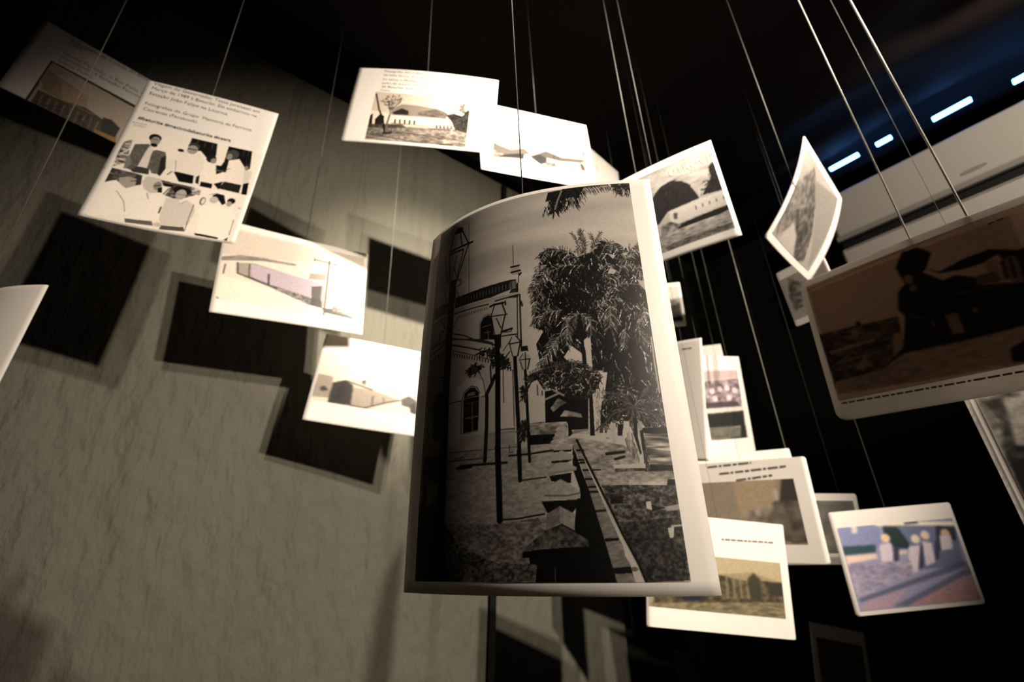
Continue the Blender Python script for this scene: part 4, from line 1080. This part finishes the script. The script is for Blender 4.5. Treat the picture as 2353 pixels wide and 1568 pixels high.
CARDS = {
'main': dict(label='large curled black-and-white print of lamp posts, tall palms and a garden wall',
    size=(0.21, 0.297),
    loc=(0.0093, 0.2891, 0.1199),
    rot=(-0.2963, -0.058, 0.0129),
    curl=(4.425, 5.668, -0.067, 0.473),
    thick=0.0008,
    radius=0,
    prints=['main']),
'B': dict(label='captioned card with two black-and-white photos of groups of men',
    size=(0.21, 0.297),
    loc=(-0.5319, 0.575, 0.6074),
    rot=(0.3216, 0.035, 0.0632),
    curl=(0.385, -1.103, -0.0, -0.392),
    thick=0.0008,
    radius=0,
    prints=['B', 'B2'],
    text=[('Viagem do Governador Tasso Jereissati em', 'Viagem do Governador Tasso Jereissati em', -0.09448, 0.14082, 0.07503, 0.13689, 1.0, 0), ('Março de 1989 à Baturité. Ele embarcou na', 'Março de 1989 à Baturité. Ele embarcou na', -0.09478, 0.12983, 0.0725, 0.12558, 1.0, 0), ('Estação João Felipe na Litorina', 'Estação João Felipe na Litorina', -0.09461, 0.11741, 0.02768, 0.11322, 1.0, 0), ('Fotografias do Grupo  Memória da Ferrovia', 'Fotografias do Grupo  Memória da Ferrovia', -0.09423, 0.09347, 0.07201, 0.09147, 1.0, 0), ('Cearense (Facebook).', 'Cearense (Facebook).', -0.09334, 0.0814, -0.01037, 0.08081, 1.0, 0), ('#baturite #macicodebaturite #ceara', '#baturite #macicodebaturite #ceara', -0.09347, 0.05951, 0.04661, 0.05813, 1, 1), ('BATURITE', 'BATURITE', -0.09772, 0.04907, -0.07729, 0.04984, 0.8, 0), ('ANTIGO', 'ANTIGO', -0.09533, 0.04392, -0.0787, 0.04447, 0.8, 0), ('.', '.', -0.10452, -0.05358, -0.10241, -0.05367, 1, 1)]),
'A': dict(label='sepia print of a ruined house, tucked behind the card with two group photos',
    size=(0.2762, 0.1953),
    loc=(-0.9017, 0.7094, 0.9586),
    rot=(0.7924, 0.1526, 0.0768),
    curl=(-0.0, -0.0, -0.0, -0.0),
    thick=0.0008,
    radius=0,
    prints=['A'],
    text=[('Fotografia da Cidade de Baturité em', 'Fotografia da Cidade de Bat', -0.09015, 0.08077, 0.04269, 0.09062, 1.0, 0), ('1924.', '1924.', -0.08928, 0.0712, -0.06633, 0.07519, 1.0, 0), ('Nesse Período, o Rio Putiú transbordou', 'Nesse Período, o Rio Putiú', -0.08891, 0.04361, 0.04308, 0.04876, 1.0, 0), ('inundando a Estação Ferroviária', 'inundando a Estação Ferro', -0.08873, 0.03153, 0.04518, 0.03682, 1.0, 0), ('Usina Putiú.', 'Usina Putiú.', -0.08862, 0.01899, -0.03137, 0.02241, 1.0, 0)],
    text2=[('BATURITE', 'BATURITE', -0.0897, -0.00062, -0.05985, 0.00134, 0.9, 0), ('ANTIGO', 'ANTIGO', -0.08642, -0.00832, -0.06226, -0.00596, 0.9, 0)]),
'C': dict(label='bright card with a faded train and a telegraph pole',
    size=(0.297, 0.21),
    loc=(-0.4678, 0.8577, 0.543),
    rot=(0.5825, 0.0369, -0.0478),
    curl=(-0.312, 0.185, -0.0, -0.0),
    thick=0.0008,
    radius=0,
    prints=['C']),
'D': dict(label='bright card with a dark goods wagon, partly behind the palm print',
    size=(0.297, 0.21),
    loc=(-0.3074, 1.0119, 0.3407),
    rot=(0.3651, -0.0076, 0.1097),
    curl=(0.303, -0.448, -0.0, -0.0),
    thick=0.0008,
    radius=0,
    prints=['D']),
'E': dict(label='captioned card with a bare tree and a long low station',
    size=(0.297, 0.21),
    loc=(-0.163, 0.6566, 0.8164),
    rot=(0.0792, 0.0202, 0.0796),
    curl=(0.529, 0.221, -0.0, 0.0),
    thick=0.0008,
    radius=0,
    prints=['E'],
    text=[('Fotografia dos trilhos da Ferrovia na paragem', 'Fotografia dos trilhos da Ferrovia na paragem', -0.09322, 0.0938, 0.08617, 0.09495, 1.0, 0), ('da linha férrea, ao redor. Ao fundo, atravessado', 'da linha férrea, ao redor. Ao fundo, atravessado', -0.09309, 0.08227, 0.08577, 0.08256, 1.0, 0), ('na serra, o Mosteiro dos Jesuítas e a esquerda,', 'na serra, o Mosteiro dos Jesuítas e a esquerda,', -0.09272, 0.06926, 0.08821, 0.07001, 1.0, 0), ('junto da árvore, um galpão da Estação de Trem', 'junto da árvore, um galpão da Estação de Trem', -0.09261, 0.05799, 0.0856, 0.05751, 1.0, 0), ('de Baturité. José Liberal 1920, Baturité', 'de Baturité. José Liberal 1920, Baturité', -0.09222, 0.04685, 0.06516, 0.04622, 1.0, 0), ('Ceará.', 'Ceará.', -0.09264, 0.03734, -0.07142, 0.0369, 1.0, 0)],
    ink='pale'),
'F': dict(label='overexposed card with low hills, beside the station-and-bare-tree card',
    size=(0.297, 0.21),
    loc=(0.081, 0.8304, 0.8841),
    rot=(0.3371, 0.0257, -0.0512),
    curl=(-0.011, -0.113, -0.0, -0.0),
    thick=0.0008,
    radius=0,
    prints=['F'],
    rows=[(-0.06554, 0.03826, -0.01663, 0.04041, 0.002), (0.02202, 0.03514, 0.06979, 0.03829, 0.002)]),
'G': dict(label='overexposed card sticking out behind the card with low hills',
    size=(0.2376, 0.168),
    loc=(0.3307, 1.2255, 1.1614),
    rot=(0.7691, 0.0421, 0.0206),
    curl=(-0.0, 0.0, -0.0, -0.0),
    thick=0.0008,
    radius=0,
    prints=['G']),
'H': dict(label='dim card with dark trees over a pale station building',
    size=(0.297, 0.21),
    loc=(0.2468, 0.686, 0.5384),
    rot=(-0.6166, 0.0014, -0.0298),
    curl=(1.0, 1.0, -0.0, 0.0),
    thick=0.0015,
    radius=0,
    prints=['H'],
    text=[('UTROVI', 'UTROVI', 0.06602, 0.06242, 0.13564, 0.05849, 1.0, 0)],
    ink='light'),
'I': dict(label='curved grey card tilted almost like a diamond',
    size=(0.297, 0.21),
    loc=(0.6676, 0.8139, 0.6283),
    rot=(0.7953, 0.6187, -0.0437),
    curl=(0.044, -0.377, -0.0, 2.111),
    thick=0.002,
    radius=0.006,
    prints=['I']),
'J': dict(label='small grey card hanging under the tilted curved card',
    size=(0.1186, 0.1672),
    loc=(0.7805, 1.0468, 0.5748),
    rot=(-0.928, 0.008, -0.0497),
    curl=(0.0, 0.0, -0.0, -0.0),
    thick=0.0015,
    radius=0.004,
    prints=['J']),
'K': dict(label='big dark brown card of a steam locomotive with rounded corners',
    size=(0.297, 0.21),
    loc=(0.5155, 0.4737, 0.2288),
    rot=(-0.9023, -0.0289, 0.0173),
    curl=(0.56, -0.242, -0.0, -0.0),
    thick=0.0022,
    radius=0.012,
    prints=['K'],
    rows=[(-0.13844, -0.08327, 0.02624, -0.08641, 0.0022), (0.0523, 0.08517, 0.06666, 0.08591, 0.002)]),
'L': dict(label='card with a wide pale margin and tree foliage, below the locomotive card',
    size=(0.147, 0.2079),
    loc=(0.5677, 0.4605, 0.0641),
    rot=(-0.6478, 0.0045, -0.0235),
    curl=(0.0, 0.0, -0.0, 0.0),
    thick=0.002,
    radius=0,
    prints=['L']),
'M': dict(label='bluish colour print of people walking along railway tracks',
    size=(0.297, 0.21),
    loc=(0.8624, 1.1438, -0.0648),
    rot=(0.0495, 0.0881, -0.0434),
    curl=(-0.0, 0.0, -0.0, -0.0),
    thick=0.0015,
    radius=0.006,
    prints=['M']),
'N': dict(label='bright card with a pale olive photo of a group, below the palm print',
    size=(0.297, 0.21),
    loc=(0.3991, 1.0406, -0.0752),
    rot=(0.0855, 0.0513, 0.1241),
    curl=(-0.0, 0.0, -0.0, -0.0),
    thick=0.0008,
    radius=0.003,
    prints=['N'],
    rows=[(0.01245, 0.06432, 0.12547, 0.06792, 0.003)]),
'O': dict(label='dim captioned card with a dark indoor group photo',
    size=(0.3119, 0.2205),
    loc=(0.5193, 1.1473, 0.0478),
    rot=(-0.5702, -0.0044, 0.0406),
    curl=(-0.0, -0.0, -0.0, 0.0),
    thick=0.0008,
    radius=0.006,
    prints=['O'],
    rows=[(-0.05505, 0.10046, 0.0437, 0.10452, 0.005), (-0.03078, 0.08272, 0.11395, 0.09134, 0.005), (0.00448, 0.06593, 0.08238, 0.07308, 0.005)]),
'P': dict(label='dim blank-topped card just behind the dark indoor group card',
    size=(0.3178, 0.2247),
    loc=(0.5931, 1.2963, 0.0887),
    rot=(-0.1609, -0.0023, -0.0268),
    curl=(-0.0, -0.0, -0.0, 0.0),
    thick=0.0008,
    radius=0.004,
    prints=[]),
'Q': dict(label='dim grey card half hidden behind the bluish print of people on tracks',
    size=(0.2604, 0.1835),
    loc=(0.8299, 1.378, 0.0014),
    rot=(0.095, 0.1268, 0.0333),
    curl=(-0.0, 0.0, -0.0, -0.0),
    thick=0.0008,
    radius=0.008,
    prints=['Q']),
'Rr': dict(label='small card with a crowd photo above a dark caption box',
    size=(0.21, 0.297),
    loc=(0.6365, 1.3628, 0.3613),
    rot=(0.4185, 0.1634, -0.1079),
    curl=(-0.0, 0.0, -0.0, -0.0),
    thick=0.0008,
    radius=0.003,
    prints=['Rr']),
'R2': dict(label='white card just behind the crowd photo with the dark caption box',
    size=(0.2436, 0.3445),
    loc=(0.616, 1.5055, 0.4356),
    rot=(-0.1699, -0.0009, -0.0119),
    curl=(-0.0, -0.0, -0.0, 0.0),
    thick=0.0008,
    radius=0,
    prints=[]),
'S': dict(label='shaded grey sheet seen nearly edge-on beside the right margin of the palm print',
    size=(0.21, 0.297),
    loc=(0.3707, 1.1084, 0.3078),
    rot=(-0.8282, -0.0611, 0.1211),
    curl=(2.0, 2.0, 0.0, 0.0),
    thick=0.0012,
    radius=0,
    prints=[],
    rows=[(0.05721, 0.12575, 0.0811, 0.12523, 0.003)]),
'T': dict(label='tiny pale card with a dark hillside, behind the station-and-dark-trees card',
    size=(0.21, 0.148),
    loc=(0.4152, 1.234, 0.6386),
    rot=(-0.1747, 0.0094, 0.0369),
    curl=(-0.0, 0.0, -0.0, 0.0),
    thick=0.0008,
    radius=0.004,
    prints=['T']),
'U': dict(label='very dark card hanging lowest, under the bluish colour print',
    size=(0.21, 0.297),
    loc=(1.058, 1.8519, -0.4593),
    rot=(0.1894, -0.0345, 0.2165),
    curl=(0.0, -0.0, -0.0, 0.0),
    thick=0.0008,
    radius=0.004,
    prints=['U']),
'V': dict(label='blank purplish-grey sheet with a bright curled edge against the wall',
    size=(0.1575, 0.2228),
    loc=(-0.6462, 0.48, 0.197),
    rot=(-0.3127, -0.0351, 0.021),
    curl=(4.667, 4.667, 0.0, -0.0),
    thick=0.002,
    radius=0,
    prints=[]),
}
ROOT = {}
for i, (key, c) in enumerate(CARDS.items()):
    root = bpy.data.objects.new('photo_card', None)
    COL.objects.link(root)
    root.empty_display_size = 0.05
    x, y, z = c['loc']; yaw, pit, rol = c['rot']
    root.matrix_world = Matrix.Translation((x, y, z + EYE)) @ Matrix.Rotation(yaw, 4, 'Z') @ Matrix.Rotation(pit, 4, 'X') @ Matrix.Rotation(rol, 4, 'Y')
    setp(root, c['label'], 'photograph', 'printed cards hung on nylon lines')
    ROOT[key] = root
    link('sheet', sheet_mesh(c, c['thick'], c['radius']), M_PAPER, root)
    for j, pk in enumerate(c['prints']):
        link('photo_print', print_mesh(c, PRINTS[pk], 100 + 7 * i + j), M_PRINT, root)
    for ln in c.get('text', []): lettering(c, [ln], root, {'pale': M_PALE, 'light': M_LIGHTINK}.get(c.get('ink'), M_INK))
    for ln in c.get('text2', []): lettering(c, [ln], root, M_INK)
    for rw in c.get('rows', []): setp(text_rows(c, [rw], root, M_PALE, i), kind='stuff')

# ------------------------------------------------------------------ nylon lines
def tube(name, path, r, mat, n=8):
    V, F = [], []
    for p in path:
        for k in range(n):
            a = 2 * math.pi * k / n
            V.append((p[0] + r * math.cos(a), p[1] + r * math.sin(a), p[2]))
    for i in range(len(path) - 1):
        for k in range(n):
            F.append((i * n + k, i * n + (k + 1) % n, (i + 1) * n + (k + 1) % n, (i + 1) * n + k))
    F += [tuple(range(n))[::-1], tuple(range((len(path) - 1) * n, len(path) * n))]
    me = bpy.data.meshes.new(name); me.from_pydata(V, [], F); me.update(); smooth(me)
    return link(name, me, mat)

def ceiling_at(x, y):
    m, n = Vector((x, y, 0)).dot(MDIR), Vector((x, y, 0)).dot(NDIR)
    i = int(round((m + 3.2) / (RIGHT_M + 3.3) * gx)); j = int(round((n + 3.0) / (WALL_N + 3.12) * gy))
    return float(zz[min(max(j, 0), gy), min(max(i, 0), gx)]) + 0.004

def surf(key, u, v, off=0.0):
    c = CARDS[key]; w, h = c['size']
    return ROOT[key].matrix_world @ Vector(local(c, np.array(u * w), np.array(v * h), off).tolist())

LINES = [
('main', -0.0087, 0.4921, -0.0015, 0.0006, None, 0, 'clear nylon line holding the large palm print'),
('V', -0.2529, 0.4484, -0.002, 0.0007, None, 0, 'pale nylon line running down past the sepia house card'),
('A', -0.2023, 0.4950, -0.0015, 0.0003, None, 0, 'clear nylon line holding the sepia house card'),
('B', -0.0230, 0.4930, -0.0015, 0.0006, None, 0, 'clear nylon line holding the card with two group photos'),
('C', 0.0292, 0.4950, -0.0015, 0.0006, None, 0, 'clear nylon line holding the card with the faded train'),
('D', -0.0503, 0.4856, -0.0015, 0.0006, None, 0, 'clear nylon line holding the card with the goods wagon'),
('E', -0.0085, 0.4907, -0.0015, 0.0005, None, 0, 'clear nylon line holding the card with the bare tree'),
('F', 0.0226, 0.4897, -0.0015, 0.0006, None, 0, 'clear nylon line holding the card with low hills'),
('G', 0.3503, 0.4600, -0.0015, 0.0006, None, 0, 'clear nylon line holding the overexposed card behind the hills card'),
('H', 0.0322, 0.4848, -0.0015, 0.0007, None, 0, 'brighter nylon line at the left of the dark-trees card'),
('H', 0.1370, 0.4824, -0.0015, 0.0005, None, 0, 'fainter nylon line at the middle of the dark-trees card'),
('I', -0.4900, 0.0427, 0, 0.00074, None, 1, 'clear nylon line holding the tilted curved card, tied with a knot'),
('J', 0.1110, 0.4839, -0.0015, 0.0003, None, 0, 'clear nylon line holding the small grey card'),
('K', -0.0482, 0.4880, -0.0015, 0.001, None, 0, 'bright nylon line tied to the middle of the locomotive card'),
('K', 0.1361, 0.4905, -0.0015, 0.0013, None, 0, 'thick blurred nylon line at the right of the locomotive card'),
('L', -0.1286, 0.4950, -0.002, 0.0003, None, 0, 'clear nylon line holding the foliage card'),
('M', -0.0300, 0.4791, -0.002, 0.0006, None, 0, 'clear nylon line holding the bluish print of people on tracks'),
('N', 0.0258, 0.4819, -0.0015, 0.0003, None, 0, 'clear nylon line holding the card with the olive group photo'),
('O', 0.0627, 0.4901, -0.0015, 0.0003, None, 0, 'clear nylon line holding the dim captioned group card'),
('P', 0.4722, 0.4844, -0.0015, 0.0008, None, 0, 'clear nylon line holding the dim card behind the indoor group card'),
('Q', 0.3113, 0.4736, -0.002, 0.0003, None, 0, 'clear nylon line holding the dim grey card behind the bluish print'),
('Rr', 0.2629, 0.4765, -0.0015, 0.0007, None, 0, 'clear nylon line holding the crowd photo with the caption box'),
('R2', 0.4033, 0.4875, -0.0015, 0.0003, None, 0, 'clear nylon line holding the white card behind the crowd photo'),
('S', 0.4413, 0.4893, -0.0015, 0.0006, None, 0, 'clear nylon line holding the shaded edge-on sheet'),
('T', 0.3958, 0.4783, -0.0015, 0.0003, None, 0, 'clear nylon line holding the tiny pale card'),
('U', 0.0527, 0.4872, -0.002, 0.0003, None, 0, 'clear nylon line holding the lowest dark card'),
]
bpy.context.view_layer.update()
for key, u, v, off, r, zlow, knot, label in LINES:
    p = surf(key, u, v, off)
    top = ceiling_at(p.x, p.y) + EYE
    low = p.z - 0.012 if zlow is None else zlow + EYE
    o = tube('nylon_line', [(0, 0, low - p.z), (0, 0, (top - p.z) * 0.5 + 0.5 * (low - p.z)), (0, 0, top - p.z)], r, M_LINE if r > 0.00075 else M_LINE_DIM)
    o.location = p
    setp(o, label, 'line', 'nylon lines hanging from the ceiling')
    if knot:
        bm = bmesh.new(); bmesh.ops.create_uvsphere(bm, u_segments=12, v_segments=8, radius=0.0035)
        for q in bm.verts: q.co.z *= 1.3
        me = bpy.data.meshes.new('knot'); bm.to_mesh(me); bm.free(); smooth(me)
        link('knot', me, M_KNOT, o)

# ------------------------------------------------------------------ wall air conditioner at the right
ac = bpy.data.objects.new('air_conditioner', None); COL.objects.link(ac)
ac.matrix_world = ROOM @ Matrix.Translation((RIGHT_M - 0.004, -0.1, 1.02))
setp(ac, 'white split air conditioner high on the black wall', 'air conditioner')
# local: x = towards the wall (0 at wall), y along the wall, z up
def ac_part(name, boxes, mat, bevel): 
    me = box_mesh(name, boxes, bevel); smooth(me)
    o = link(name, me, mat, ac); return o
ac_part('body', [(-0.215, 0.0, -0.40, 0.50, 0.155, 0.375)], M_AC, 0.018)
ac_part('front_lip', [(-0.222, -0.20, -0.40, 0.50, 0.135, 0.160)], M_ACG, 0.005)
ac_part('back_panel', [(-0.09, 0.0, -0.40, 0.50, -0.02, 0.16)], M_SLOT, 0.004)
ac_part('air_slot', [(-0.20, -0.08, -0.39, 0.49, 0.10, 0.140)], M_SLOT, 0.002)
ac_part('louvre', [(-0.214, -0.08, -0.40, 0.50, -0.02, 0.098)], M_AC, 0.012)
ac_part('louvre_rib', [(-0.217, -0.21, -0.38, 0.48, 0.085, 0.090)], M_ACG, 0.001)
bm = bmesh.new(); r = bmesh.ops.create_cone(bm, cap_ends=True, segments=32, radius1=0.5, radius2=0.5, depth=1)
bmesh.ops.transform(bm, matrix=Matrix.Translation((-0.2155, 0.03, 0.195)) @ Matrix.Diagonal((0.003, 0.075, 0.016, 1)) @ Matrix.Rotation(math.pi / 2, 4, 'Y'), verts=bm.verts)
me = bpy.data.meshes.new('badge'); bm.to_mesh(me); bm.free(); link('badge', me, M_ACG, ac)

# slits of bluish daylight between the black wall and the cloth ceiling
SLIT_LABELS = ['bluish light slit beside the upper tip of the tilted curved card', 'shortest bluish light slit, between two longer slits', 'long bluish light slit above the middle of the air conditioner', 'bluish light slit farthest from the tilted curved card']
for (n0, n1, zc), slabel in zip([(0.219, 0.339, 1.579), (0.094, 0.152, 1.577), (-0.163, -0.04, 1.554), (-0.376, -0.273, 1.531)], SLIT_LABELS):
    me = box_mesh('light_slit', [(-0.012, 0.012, -(n1 - n0) / 2, (n1 - n0) / 2, -0.006, 0.006)], 0.003)
    o = link('light_slit', me, M_BLUE)
    o.matrix_world = ROOM @ Matrix.Translation((RIGHT_M - 0.14, (n0 + n1) / 2, zc))
    setp(o, slabel, 'light', 'bluish light slits above the air conditioner')
